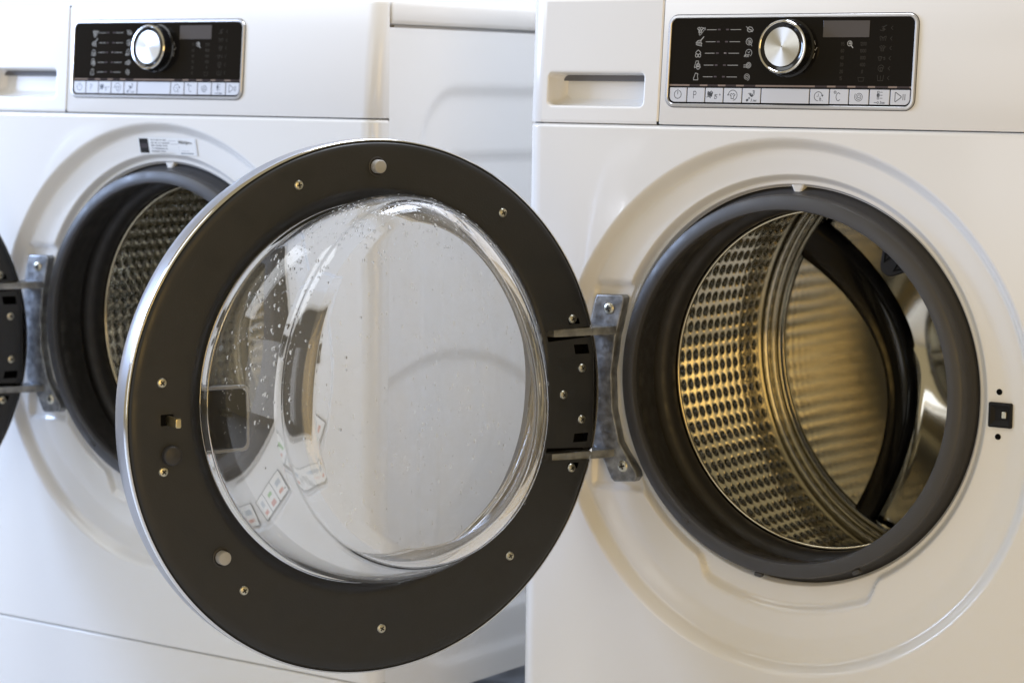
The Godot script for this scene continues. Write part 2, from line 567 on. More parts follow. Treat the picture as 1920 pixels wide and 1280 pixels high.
	for k in 6:
		var y: float = [88.0, 78.8, 70.5, 61.7, 53.0, 44.6][k]
		stroke([Vector2(96.8 - 0.2 * k, y + 1.6), Vector2(95.2 - 0.2 * k, y), Vector2(96.8 - 0.2 * k, y - 1.6)], dim, 0.45)
		c = Vector2(88.0 - 0.1 * k, y)
		match k:
			0:
				stroke(at(c, 1.0, [[2.8, 2.4], [0.6, 1.2], [-1.0, -0.6], [1.4, -1.2], [-0.4, -2.6]]), dim, 0.6)
				stroke(at(c, 1.0, [[-3.4, -1.8], [-1.4, -2.4], [0.6, -0.4]]), dim, 0.5)
				stroke(at(c, 1.0, [[-1.8, 0.8], [0.4, 1.4]]), dim, 0.5)
			1:
				for j in 4:
					stroke(at(c, 1.0, [[-3 + 2.0 * j, 1.8], [-2.4 + 1.6 * j, -1.8]]), dim, 0.45)
				stroke(at(c, 1.0, [[-2.8, 2.2], [0.0, 0.4], [2.8, 2.2]]), dim, 0.4)
			2:
				shirt(c, 2.7, dim, 0.45)
				stroke(at(c, 1.0, [[-0.6, -1.4], [-0.6, 0.4], [0.6, 0.4], [0.6, -1.4]]), dim, 0.4)
			3:
				shirt(c + Vector2(-1.6, 0), 2.0, dim, 0.5)
				say("15", c + Vector2(1.2, -1.4), 2.4, dim, 0.35)
			4:
				stroke(arc(c, 2.8, 20, 300), dim, 0.45)
				shirt(c + Vector2(0.4, -0.6), 1.8, dim, 0.4)
			5:
				stroke(at(c, 1.0, [[-3.0, 2.4], [-2.4, -2.4], [2.4, -2.4], [3.0, 2.4]]), dim, 0.45)
				stroke(at(c, 1.0, [[0, -1.4], [0, 1.8]]), dim, 0.5)
	# strip above the keys
	var tan_ := Color(0.56, 0.50, 0.47)
	var shade := Color(0.27, 0.24, 0.25)
	fill(Vector2(-126.4, 36.0), Vector2(118.4, 37.5), tan_)
	for s in [[-105, -94], [-86, -75], [-67, -56], [-48, -36], [24, 36], [44.5, 56], [64, 76], [83, 95.5], [104, 116]]:
		fill(Vector2(s[0], 36.0), Vector2(s[1], 37.5), shade)
	# the keys
	var key := Color(0.79, 0.80, 0.83)
	fill(Vector2(-131, 15), Vector2(122, 35.3), key)
	var line := Color(0.16, 0.17, 0.19)
	c = Vector2(-116.8, 28.2)
	stroke(arc(c, 3.7, 112, 428), line, 0.55)
	stroke([c + Vector2(0, 0.2), c + Vector2(0, 4.7)], line, 0.55)
	say("P", Vector2(-100.6, 24.8), 6.4, line, 0.5)
	c = Vector2(-82.4, 28.6)
	for k in 5:
		stroke(at(c, 1.0, [[-2.6 + k * 1.1, 1.8 - absf(k - 2) * 0.3], [-2.0 + k * 0.9, -1.8 + (k % 2) * 0.9]]), line, 0.9)
	stroke(at(c, 1.0, [[-2.4, 2.6], [-0.4, 1.6], [1.0, 3.0], [2.6, 1.8], [2.2, 0.2], [-2.6, 0.2], [-2.4, 2.6]]), line, 0.6)
	stroke(at(c, 1.0, [[-3.6, -2.6], [-1.0, -2.0], [0.4, -3.4], [0.6, -1.6], [1.6, -1.2]]), line, 0.5)
	say("15", Vector2(-79.0, 24.6), 3.9, line, 0.42, 0.18)
	stroke(arc(Vector2(-72.2, 28.4), 0.55, 0, 360), line, 0.35)
	c = Vector2(-58.8, 28.0)
	stroke(arc(c, 4.6, -80, 170), line, 0.5)
	shirt(c + Vector2(-0.2, -0.6), 2.7, line, 0.5)
	stroke(at(c, 1.0, [[-5.2, 0.2], [-4.4, 0.2], [-4.7, 0.9]]), line, 0.8)
	c = Vector2(-39.4, 28.6)
	stroke(at(c, 1.0, [[-3.2, 1.2], [-1.0, 1.4], [1.8, -0.6], [0.4, -1.8], [-1.0, -1.0], [-1.0, 0.6]]), line, 0.5)
	stroke(at(c, 1.0, [[-1.6, 0.2], [0.8, -1.2]]), line, 1.2)
	stroke(at(c, 1.0, [[1.2, -1.4], [2.8, 0.4], [3.0, 3.6], [1.4, 3.8], [2.2, 1.8], [1.0, 0.2]]), line, 0.45)
	stroke(spiral(Vector2(-43.6, 23.6), 0.2, 1.2, 2.0), line, 0.4)
	stroke(arc(Vector2(-41.6, 25.6), 0.7, 0, 360), line, 0.4)
	say("3 sec", Vector2(-40.2, 22.6), 2.3, line, 0.32, 0.15, 0.6)
	c = Vector2(28.2, 28.0)
	stroke(arc(c, 4.0, 10, 265), line, 0.5)
	stroke(at(c, 1.0, [[0, 2.2], [0, 0], [-1.6, 0]]), line, 0.35)
	stroke(at(c, 1.0, [[3.4, 1.0], [4.0, 0.2], [4.6, 1.0]]), line, 0.8)
	say("h", c + Vector2(0.8, -4.0), 3.6, line, 0.45, 0.2)
	stroke([c + Vector2(4.0, -3.9), c + Vector2(4.2, -3.9)], line, 0.5)
	stroke(arc(Vector2(44.6, 31.8), 1.0, 0, 360), line, 0.5)
	say("C", Vector2(45.2, 24.2), 7.2, line, 0.5, 0.0, 0.8)
	stroke(spiral(Vector2(68.0, 28.0), 0.6, 4.3, 2.6), line, 0.42)
	c = Vector2(86.6, 28.2)
	for k in 3:
		var o := c + Vector2(0, 4.0 - 2.6 * k)
		stroke(at(o, 1.0, [[-0.8, -0.8], [0.8, -0.8], [0.8, 0.8], [-0.8, 0.8], [-0.8, -0.8]]), line, 0.4 if k != 1 else 1.0)
		stroke([o + Vector2(1.8, 0), o + Vector2(4.0, 0)], line, 0.4)
	stroke(arc(Vector2(86.6, 23.2), 0.8, 0, 360), line, 0.35)
	stroke([Vector2(83.0, 23.2), Vector2(85.6, 23.2)], line, 0.4)
	say("3sec", Vector2(88.2, 22.2), 2.2, line, 0.3, 0.15, 0.6)
	c = Vector2(105.6, 28.2)
	stroke(at(c, 1.0, [[-2.8, -3.6], [-2.8, 3.6], [-2.2, 4.0], [3.0, 0.6], [3.0, -0.4], [-2.2, -4.0], [-2.8, -3.6]]), line, 0.6)
	stroke([c + Vector2(4.8, -2.4), c + Vector2(4.8, 2.4)], line, 0.55)
	stroke([c + Vector2(6.6, -2.4), c + Vector2(6.6, 2.4)], line, 0.55)


# ------------------------------------------------------------------ the washing machine (built once, then copied)
func make_machine() -> Node3D:
	var t := Node3D.new()
	t.name = "washing_machine"
	add_child(t)
	build_cabinet(t)
	build_front(t)
	build_fascia(t)
	build_controls(t)
	build_gasket(t)
	build_drum(t)
	build_bracket(t)
	build_door(t)
	return t


func build_cabinet(t: Node3D):
	# right side panel with its pressed fields, and the plain left one
	var fields := func(y: float, z: float) -> float:
		var d := 0.0
		d += 0.0024 * field(Vector2(z, y), Vector2(-0.56, 0.09), Vector2(-0.071, 0.711), 0.065, 0.013)
		d += 0.0020 * field(Vector2(z, y), Vector2(-0.52, 0.136), Vector2(-0.11, 0.641), 0.03, 0.010)
		d += 0.0024 * (1.0 - sm(0.292, 0.302, Vector2(z + 0.13, y - 0.132).length())) * sm(0.136, 0.146, y)
		return d
	for side in 2:
		var b := B.new()
		var rows := []
		var ny := 150
		var nz := 130
		for j in ny + 1:
			var y := lerpf(0.066, 0.7675, float(j) / ny)
			var row := PackedVector3Array()
			for k in nz + 1:
				var z := lerpf(SIDE_Z, -0.60, float(k) / nz)
				var x: float = RIGHT_X - fields.call(y, z) if side == 0 else LEFT_X + fields.call(y, z)
				row.append(Vector3(x, y, z))
			rows.append(row)
		b.net(rows, false, side == 0)
		var s := 1.0 if side == 0 else -1.0
		var x0 := RIGHT_X if side == 0 else LEFT_X
		b.box(Vector3(x0 - s * 0.016, 0.4168, -0.31), Vector3(0.002, 0.69, 0.57))
		obj("side_panel", b, M.side, t)
	var b2 := B.new()
	b2.box(Vector3((LEFT_X + RIGHT_X) / 2, 0.7825, -0.315), Vector3(RIGHT_X - LEFT_X + 0.003, 0.025, 0.585), 0.003)
	b2.box(Vector3((LEFT_X + RIGHT_X) / 2, 0.768, -0.315), Vector3(RIGHT_X - LEFT_X - 0.012, 0.004, 0.56))
	obj("worktop", b2, M.plastic, t)
	b2 = B.new()
	b2.box(Vector3((LEFT_X + RIGHT_X) / 2, 0.42, -0.601), Vector3(RIGHT_X - LEFT_X - 0.01, 0.70, 0.002))
	obj("back_panel", b2, M.side, t)
	b2 = B.new()
	b2.box(Vector3((LEFT_X + RIGHT_X) / 2, 0.0505, -0.012), Vector3(RIGHT_X - LEFT_X - 0.004, 0.0886, 0.0235), 0.0022)
	obj("plinth", b2, M.white, t)
	for fx in [-0.25, 0.26]:
		for fz in [-0.06, -0.54]:
			b2 = B.new()
			b2.lathe([Vector2(0.0, 0.02), Vector2(0.02, 0.02), Vector2(0.024, 0.0), Vector2(0.0, 0.0)], Vector3.ZERO, 24, true)
			var f := obj("foot", b2, M.black, t)
			f.rotation.x = -PI / 2
			f.position = Vector3(fx, 0.0, fz)


func field(p: Vector2, lo: Vector2, hi: Vector2, r: float, soft: float) -> float:
	var c := (lo + hi) / 2
	var q := (p - c).abs() - (hi - lo) / 2 + Vector2(r, r)
	var d := Vector2(maxf(q.x, 0), maxf(q.y, 0)).length() + minf(maxf(q.x, q.y), 0.0) - r
	return 1.0 - sm(-soft, 0.0, d)


# height of the pressed front panel near the porthole
func press(p: Vector2) -> float:
	var d := RING_R - (p - Vector2(0, RING_Y)).length()
	var e := (p - Vector2(0, PORT_Y)).length() - PORT_R
	var z := -0.0105 * sm(0.0, 0.0135, d)
	z -= 0.0035 * sm(0.012, 0.036, d)
	# the pocket for the hinge and the pocket at the foot of the porthole, then the step round the porthole
	var hinge := sm(0.101, 0.095, absf(p.y - 0.4275)) * sm(-0.150, -0.160, p.x) * sm(-0.213, -0.206, p.x)
	var foot := sm(0.094, 0.082, absf(p.x)) * (1.0 if p.y < PORT_Y else 0.0)
	var step := 1.0 - sm(0.005 + 0.013 * foot, 0.012 + 0.016 * foot, e)
	z -= 0.0060 * maxf(step, hinge * 0.75)
	z -= 0.004 * (1.0 - sm(0.0, 0.0028, e))
	return z


func build_front(t: Node3D):
	var b := B.new()
	var na := 420
	# pressed part
	var rows := []
	var ss := []
	for k in 16: ss.append(k / 16.0 * 0.30)
	for k in 20: ss.append(0.30 + k / 20.0 * 0.42)
	for k in 31: ss.append(0.72 + k / 30.0 * 0.28)
	for s in ss:
		var row := PackedVector3Array()
		row.resize(na)
		for i in na:
			var u := Vector2.from_angle(TAU * i / na)
			var p: Vector2 = (Vector2(0, RING_Y) + u * RING_R).lerp(Vector2(0, PORT_Y) + u * PORT_R, s)
			row[i] = Vector3(p.x, p.y, press(p))
		rows.append(row)
	var lip := PackedVector3Array()
	for i in na:
		var u2 := Vector2.from_angle(TAU * i / na) * (PORT_R + 0.0005) + Vector2(0, PORT_Y)
		lip.append(Vector3(u2.x, u2.y, -0.034))
	rows.append(lip)
	b.net(rows, true, false, 50.0)
	# flat part from the ring to the sheet's edges, then the rounded edges
	var x0 := LEFT_X + 0.02
	var x1 := RIGHT_X - 0.02
	var y0 := 0.0975
	var y1 := SEAM_Y - 0.0041
	var inner := PackedVector3Array()
	var outer := PackedVector3Array()
	for i in na:
		var u := Vector2.from_angle(TAU * i / na)
		var p := Vector2(0, RING_Y) + u * RING_R
		inner.append(Vector3(p.x, p.y, 0))
		var kx := INF if absf(u.x) < 1e-6 else ((x1 if u.x > 0 else x0) / u.x)
		var ky := INF if absf(u.y) < 1e-6 else (((y1 if u.y > 0 else y0) - RING_Y) / u.y)
		var k := minf(kx, ky)
		outer.append(Vector3(u.x * k, RING_Y + u.y * k, 0))
	# snap the nearest points to the corners
	for c in [Vector3(x0, y0, 0), Vector3(x1, y0, 0), Vector3(x0, y1, 0), Vector3(x1, y1, 0)]:
		var best := 0
		for i in na:
			if outer[i].distance_to(c) < outer[best].distance_to(c): best = i
		outer[best] = c
	b.net([outer, inner], true)
	# rounded upright edges
	for s in 2:
		var strip := []
		for k in 11:
			var a := PI / 2 * k / 10.0
			var x := x1 + 0.02 * sin(a) if s == 0 else x0 - 0.02 * sin(a)
			var z := -0.02 + 0.02 * cos(a)
			strip.append(PackedVector3Array([Vector3(x, y0, z), Vector3(x, y1, z)]))
		b.net(strip, false, s == 1)
	# rolled top and bottom edges
	for e in 2:
		var strip2 := []
		for k in 6:
			var a2 := PI / 2 * k / 5.0
			var yy := y1 + 0.0036 * sin(a2) if e == 0 else y0 - 0.002 * sin(a2)
			var zz := -0.0036 + 0.0036 * cos(a2)
			strip2.append(edge_line(yy, zz))
		strip2.append(edge_line(y1 + 0.0036 if e == 0 else y0 - 0.002, -0.03))
		b.net(strip2, false, e == 1)
	var front := obj("front_panel", b, M.white, t)
	# small white nib of the rim at the top of the porthole
	b = B.new()
	b.prism(PackedVector2Array([Vector2(-0.0072, 0.001), Vector2(-0.0028, -0.0085), Vector2(0.0028, -0.0085), Vector2(0.0072, 0.001), Vector2(0.006, 0.002), Vector2(-0.006, 0.002)]), -0.012, -0.002, 0.002, Transform3D(Basis(), Vector3(-0.001, PORT_Y + PORT_R + 0.001, -0.019)))
	obj("rim_nib", b, M.white, front)
	# door lock: black square socket with a steel tongue, and its two screw holes
	b = B.new()
	var lo := Vector2(0.1945, 0.4235)
	var hi := Vector2(0.2160, 0.4450)
	var z0 := -0.0138
	b.net([B.row3(B.rounded(lo, hi, 0.0012, 4), z0), B.row3(B.rounded(lo, hi, 0.0012, 4), z0 + 0.0022), B.row3(B.rounded(lo + Vector2(0.002, 0.002), hi - Vector2(0.002, 0.002), 0.0008, 4), z0 + 0.0028),
		B.row3(B.rounded(lo + Vector2(0.0055, 0.006), hi - Vector2(0.0035, 0.0055), 0.0006, 4), z0 + 0.0006)], true, false, 20.0)
	b.cap(B.row3(B.rounded(lo + Vector2(0.0055, 0.006), hi - Vector2(0.0035, 0.0055), 0.0006, 4), z0 + 0.0006), Vector3(0, 0, 1))
	obj("lock_socket", b, M.socket, front)
	b = B.new()
	b.box(Vector3(0.2085, 0.4345, z0 + 0.0012), Vector3(0.0044, 0.0058, 0.0014), 0.0005)
	obj("lock_tongue", b, M.screw, front)
	for y in [0.4540, 0.4152]:
		b = B.new()
		b.lathe([Vector2(0.0027, -0.0004), Vector2(0.0025, 0.0005), Vector2(0.0016, 0.0007), Vector2(0.0, 0.0008)], Vector3(0.2030, y, z0), 24)
		obj("screw_hole", b, M.black, front)


func edge_line(y: float, z: float) -> PackedVector3Array:
	# along the panel's top or bottom edge, round both corners
	var out := PackedVector3Array()
	for k in 9:
		var a := PI / 2 * (1.0 - k / 8.0)
		out.append(Vector3(LEFT_X + 0.02 - (0.02 + z) * sin(a), y, -0.02 + (0.02 + z) * cos(a)))
	for k in 9:
		var a := PI / 2 * k / 8.0
		out.append(Vector3(RIGHT_X - 0.02 + (0.02 + z) * sin(a), y, -0.02 + (0.02 + z) * cos(a)))
	return out


# Frame of the leaning fascia: x across, y up the slope, z out of it; the origin is on the seam at the machine's centre.
func lean() -> Transform3D:
	var up := Vector3(0, 1, -LEAN).normalized()
	return Transform3D(Basis(Vector3.RIGHT, up, Vector3.RIGHT.cross(up)), Vector3(0, SEAM_Y, 0))


func build_fascia(t: Node3D):
	var y0 := SEAM_Y + 0.0003
	var y1 := TOP_Y - 0.0005
	var split := -0.1372
	# the wide right-hand piece
	var b := B.new()
	var rows := []
	for lv in [[y0, 0.0016], [y0 + 0.0004, 0.0005], [y0 + 0.0014, 0.0], [lerpf(y0, y1, 0.5), 0.0], [y1 - 0.004, 0.0], [y1 - 0.0012, 0.0012], [y1, 0.004]]:
		var row := PackedVector3Array()
		var z: float = -LEAN * (lv[0] - SEAM_Y) - lv[1]
		row.append(Vector3(split + 0.0004, lv[0], z - 0.02))
		row.append(Vector3(split + 0.0004, lv[0], z - 0.0012))
		row.append(Vector3(split + 0.0016, lv[0], z))
		row.append(Vector3(0.0, lv[0], z))
		for k in 11:
			var a := PI / 2 * k / 10.0
			row.append(Vector3(RIGHT_X - 0.02 + (0.02 - lv[1] * 0.5) * sin(a), lv[0], lerpf(z, -0.02 - lv[1] * 0.2, 1.0 - cos(a))))
		rows.append(row)
	b.net(rows, false)
	obj("fascia", b, M.plastic, t)
	# the detergent drawer on the left, with a scooped handle
	b = B.new()
	rows = []
	for lv in [[y0, 0.0016], [y0 + 0.0004, 0.0005], [y0 + 0.0014, 0.0], [lerpf(y0, y1, 0.5), 0.0], [y1 - 0.004, 0.0], [y1 - 0.0012, 0.0012], [y1, 0.004]]:
		var row := PackedVector3Array()
		var z: float = -LEAN * (lv[0] - SEAM_Y) - lv[1]
		for k in 11:
			var a := PI / 2 * (1.0 - k / 10.0)
			row.append(Vector3(LEFT_X + 0.02 - (0.02 - lv[1] * 0.5) * sin(a), lv[0], lerpf(z, -0.02 - lv[1] * 0.2, 1.0 - cos(a))))
		rows.append(row)
	b.net(rows, false)
	var L := lean()
	var k2 := 10
	var lo := Vector2(-0.2618, 0.0165)
	var hi := Vector2(-0.1552, 0.0478)
	var face := []
	var flo := Vector2(LEFT_X + 0.02, 0.0031)
	var fhi := Vector2(split - 0.0016, 0.1147)
	# loops: sheet edge, scoop mouth with a rounded lip, then the scoop
	var shape := [
		[flo, fhi, 0.0001, 0.0], [flo + Vector2(0.0015, 0.0015), fhi - Vector2(0.0015, 0.0015), 0.0001, 0.0], [lo - Vector2(0.0026, 0.0026), hi + Vector2(0.0026, 0.0026), 0.0076, 0.0], [lo - Vector2(0.0016, 0.0016), hi + Vector2(0.0016, 0.0016), 0.0066, 0.0], [lo - Vector2(0.0006, 0.0006), hi + Vector2(0.0006, 0.0006), 0.0056, -0.0004],
		[lo, hi, 0.005, -0.0016], [lo + Vector2(0.001, 0.0008), hi - Vector2(0.0004, 0.0006), 0.005, -0.007], [lo + Vector2(0.006, 0.004), hi - Vector2(0.001, 0.0012), 0.006, -0.0175], [lo + Vector2(0.009, 0.008), hi - Vector2(0.002, 0.002), 0.006, -0.0205]]
	for s in shape:
		face.append(B.row3(B.rounded(s[0], s[1], s[2], k2), s[3]))
	var moved := []
	for f in face:
		var r := PackedVector3Array()
		for p in f: r.append(L * p)
		moved.append(r)
	b.net(moved, true, false, 50.0)
	b.cap(moved[-1], L.basis.z)
	# right-hand edge and the strips above and below
	var er := []
	for dz in [[-0.0016, 0.0], [-0.0004, -0.0012], [-0.0004, -0.02]]:
		er.append(PackedVector3Array([L * Vector3(split + dz[0], 0.0031, dz[1]), L * Vector3(split + dz[0], 0.1147, dz[1])]))
	b.net(er, false)
	for e in 2:
		var yy := 0.0031 if e == 0 else 0.1147
		var sg := -1.0 if e == 0 else 1.0
		var st := []
		for q in [[0.0, 0.0], [0.0024, -0.0005], [0.0028, -0.0016], [0.0028, -0.02]]:
			st.append(PackedVector3Array([L * Vector3(LEFT_X + 0.02, yy + sg * q[0], q[1]), L * Vector3(split - 0.0016, yy + sg * q[0], q[1])]))
		b.net(st, false, e == 0)
	var drawer := obj("detergent_drawer", b, M.plastic, t)
	b = B.new()
	b.prism(B.rounded4(Vector2(-0.2565, 0.0412), Vector2(-0.1560, 0.0468), [0.0005, 0.0005, 0.004, 0.004]), -0.03, -0.0172, 0.0003, L)
	obj("finger_gap", b, M.gap, drawer)


func build_controls(t: Node3D):
	var L := lean()
	# silver frame
	var b := B.new()
	var k := 10
	var lo := Vector2(-0.1302, 0.0167)
	var hi := Vector2(0.1212, 0.1009)
	var loops := []
	for s in [[0.0, 0.0, 0.0095], [0.0002, 0.0012, 0.0093], [0.0009, 0.0020, 0.0086], [0.0026, 0.0022, 0.0070], [0.0031, 0.0017, 0.0066], [0.0033, 0.0004, 0.0064]]:
		loops.append(B.row3(B.rounded(lo + Vector2(s[0], s[0]), hi - Vector2(s[0], s[0]), s[2], k), s[1]))
	b.net(loops, true, false, 35.0)
	var panel := obj("control_panel", b, M.bezel, t)
	panel.transform = L
	# thin dark gap line round the frame
	b = B.new()
	b.net([B.row3(B.rounded(lo - Vector2(0.0005, 0.0005), hi + Vector2(0.0005, 0.0005), 0.0099, k), 0.00025), B.row3(B.rounded(lo + Vector2(0.0003, 0.0003), hi - Vector2(0.0003, 0.0003), 0.0092, k), 0.0003)], true)
	obj("frame_gap", b, M.dark, panel)
	# printed black glass
	b = B.new()
	var o := B.rounded4(Vector2(-0.1272, 0.0196), Vector2(0.1182, 0.0979), [0.0066, 0.0066, 0.0062, 0.0062], k)
	var black := B.new()
	black.prism(o, -0.002, 0.0002, 0.0001)
	obj("key_bed", black, M.black, panel)
	o = B.rounded4(Vector2(-0.1270, 0.0353), Vector2(0.1180, 0.0977), [0.0002, 0.0002, 0.0062, 0.0062], k)
	var row := B.row3(o, 0.0008)
	b.cap(row, Vector3(0, 0, 1))
	print_uv(b)
	obj("display_glass", b, M.print, panel)
	b = B.new()
	b.prism(B.rounded(Vector2(0.0293, 0.0800), Vector2(0.0746, 0.0946), 0.0002, 2), 0.0004, 0.00115, 0.0001)
	obj("display_window", b, M.screen, panel)
	# keys
	var xs := [-126.0, -107.0, -87.8, -68.6, -49.2, -29.8, 19.4, 39.0, 58.2, 77.9, 97.9, 117.2]
	for i in 11:
		b = B.new()
		var l2 := Vector2(xs[i] + 0.55, 21.4) / 1000.0
		var h2 := Vector2(xs[i + 1] - 0.55, 34.4) / 1000.0
		b.prism(B.rounded4(l2, h2, [0.0052 if i == 0 else 0.0003, 0.0052 if i == 10 else 0.0003, 0.0003, 0.0003], 6), 0.0, 0.0011, 0.0003)
		print_uv(b)
		obj("key", b, M.button, panel)
	# the dial
	b = B.new()
	b.lathe([Vector2(0.0262, 0.0008), Vector2(0.0262, 0.0016), Vector2(0.0252, 0.0022), Vector2(0.0244, 0.0024), Vector2(0.0242, 0.004), Vector2(0.0236, 0.0128)], Vector3.ZERO, 96)
	var dial := obj("selector_dial", b, M.knob, t)
	dial.transform = L * Transform3D(Basis(), Vector3(-0.0045, 0.0706, 0.0))
	obj("grip_ridges", ridges(), M.knob, dial)
	b = B.new()
	b.lathe([Vector2(0.0236, 0.0124), Vector2(0.0238, 0.0132), Vector2(0.0232, 0.0140), Vector2(0.0220, 0.0141), Vector2(0.0215, 0.0136)], Vector3.ZERO, 96)
	obj("dial_ring", b, M.chrome, dial)
	b = B.new()
	b.lathe([Vector2(0.0216, 0.0137), Vector2(0.0208, 0.0130), Vector2(0.0180, 0.0128), Vector2(0.0176, 0.0125)], Vector3.ZERO, 96)
	obj("dial_groove", b, M.knob, dial)
	b = B.new()
	b.lathe([Vector2(0.0178, 0.0128), Vector2(0.0174, 0.0136), Vector2(0.012, 0.01365), Vector2(0.006, 0.0137), Vector2(0.0004, 0.01372)], Vector3.ZERO, 180)
	obj("dial_cap", b, M.brushed, dial)


func ridges() -> B:
	var b := B.new()
	for q in 24:
		var u := Vector2.from_angle(TAU * q / 24.0)
		b.box(Vector3(u.x * 0.0240, u.y * 0.0240, 0.0082), Vector3(0.0008, 0.0006, 0.0092), 0.0002, Basis(Vector3(0, 0, 1), TAU * q / 24.0))
	return b


func print_uv(b: B):
	for i in b.v.size():
		var p := tp(Vector2(b.v[i].x, b.v[i].y) * 1000.0)
		b.uv[i] = Vector2(p.x / art.get_width(), p.y / art.get_height())


func build_gasket(t: Node3D):
	var c := Vector3(0, PORT_Y, 0)
	var b := B.new()
	b.lathe([Vector2(0.1835, -0.032), Vector2(0.1792, -0.0262), Vector2(0.1772, -0.0225), Vector2(0.1758, -0.0200), Vector2(0.1746, -0.0150), Vector2(0.1742, -0.0060), Vector2(0.1736, -0.0036), Vector2(0.1722, -0.0024), Vector2(0.1660, -0.0012), Vector2(0.1622, -0.0006), Vector2(0.1608, -0.0010), Vector2(0.1600, -0.0026),
		Vector2(0.1597, -0.0062)], c, 200, true)
	var g := obj("door_gasket", b, M.rubber, t)
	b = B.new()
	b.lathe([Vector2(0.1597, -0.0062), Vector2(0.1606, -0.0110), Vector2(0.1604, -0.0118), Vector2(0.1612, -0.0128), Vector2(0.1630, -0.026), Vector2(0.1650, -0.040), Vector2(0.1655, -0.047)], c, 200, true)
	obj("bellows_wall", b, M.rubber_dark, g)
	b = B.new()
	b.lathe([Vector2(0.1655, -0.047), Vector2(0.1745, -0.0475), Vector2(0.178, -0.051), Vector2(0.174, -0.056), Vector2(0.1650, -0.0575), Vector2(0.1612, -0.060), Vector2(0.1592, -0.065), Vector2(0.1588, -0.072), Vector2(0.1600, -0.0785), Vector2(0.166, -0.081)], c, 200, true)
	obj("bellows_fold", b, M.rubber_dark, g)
	# the flap with two moulded triangles at the upper right
	b = B.new()
	b.prism(PackedVector2Array([Vector2(-0.024, 0.016), Vector2(-0.016, 0.004), Vector2(-0.008, -0.010), Vector2(-0.004, -0.0135), Vector2(0.004, -0.0135), Vector2(0.008, -0.010), Vector2(0.016, 0.004), Vector2(0.024, 0.016)]), -0.0035, 0.0, 0.0012)
	var flap := obj("gasket_flap", b, M.socket, g)
	var a := deg_to_rad(50.0)
	flap.transform = Transform3D(Basis(Vector3(0, 0, 1), a - PI / 2), c + Vector3(cos(a) * 0.1545, sin(a) * 0.1545, -0.013))
	for s in [-1, 1]:
		b = B.new()
		var tr := PackedVector2Array([Vector2(-0.0036, 0.0), Vector2(0.0036, 0.0), Vector2(0.0004 * s, -0.0085)])
		var rows := [B.row3(tr, 0.0), B.row3(inv(tr), 0.0006), B.row3(B.inset(inv(tr), 0.0009), 0.0006), B.row3(B.inset(inv(tr), 0.0011), -0.0002)]
		rows[0] = B.row3(inv(tr), 0.0)
		b.net(rows, true, false, 20.0)
		var m := obj("moulded_triangle", b, M.black, g)
		m.transform = flap.transform * Transform3D(Basis(Vector3(0, 0, 1), -0.25 * s), Vector3(0.0075 * s, 0.002, 0.0))
	# drain nibs low on the gasket
	for q in [[-127.0, 0.166], [-65.0, 0.1770], [-98.0, 0.1768]]:
		b = B.new()
		b.prism(B.rounded(Vector2(-0.004, -0.0022), Vector2(0.004, 0.0022), 0.0018, 5), -0.003, 0.0014, 0.0008)
		var nib := obj("drain_nib", b, M.rubber, g)
		var a2 := deg_to_rad(q[0])
		nib.transform = Transform3D(Basis(Vector3(0, 0, 1), a2 + PI / 2), c + Vector3(cos(a2) * q[1], sin(a2) * q[1], -0.001 if q[1] < 0.17 else -0.008))


func inv(o: PackedVector2Array) -> PackedVector2Array:
	var p := o.duplicate()
	if Geometry2D.is_polygon_clockwise(p):
		p.reverse()
	return p


const DRUM_R := 0.235
const DRUM_BACK := -0.385

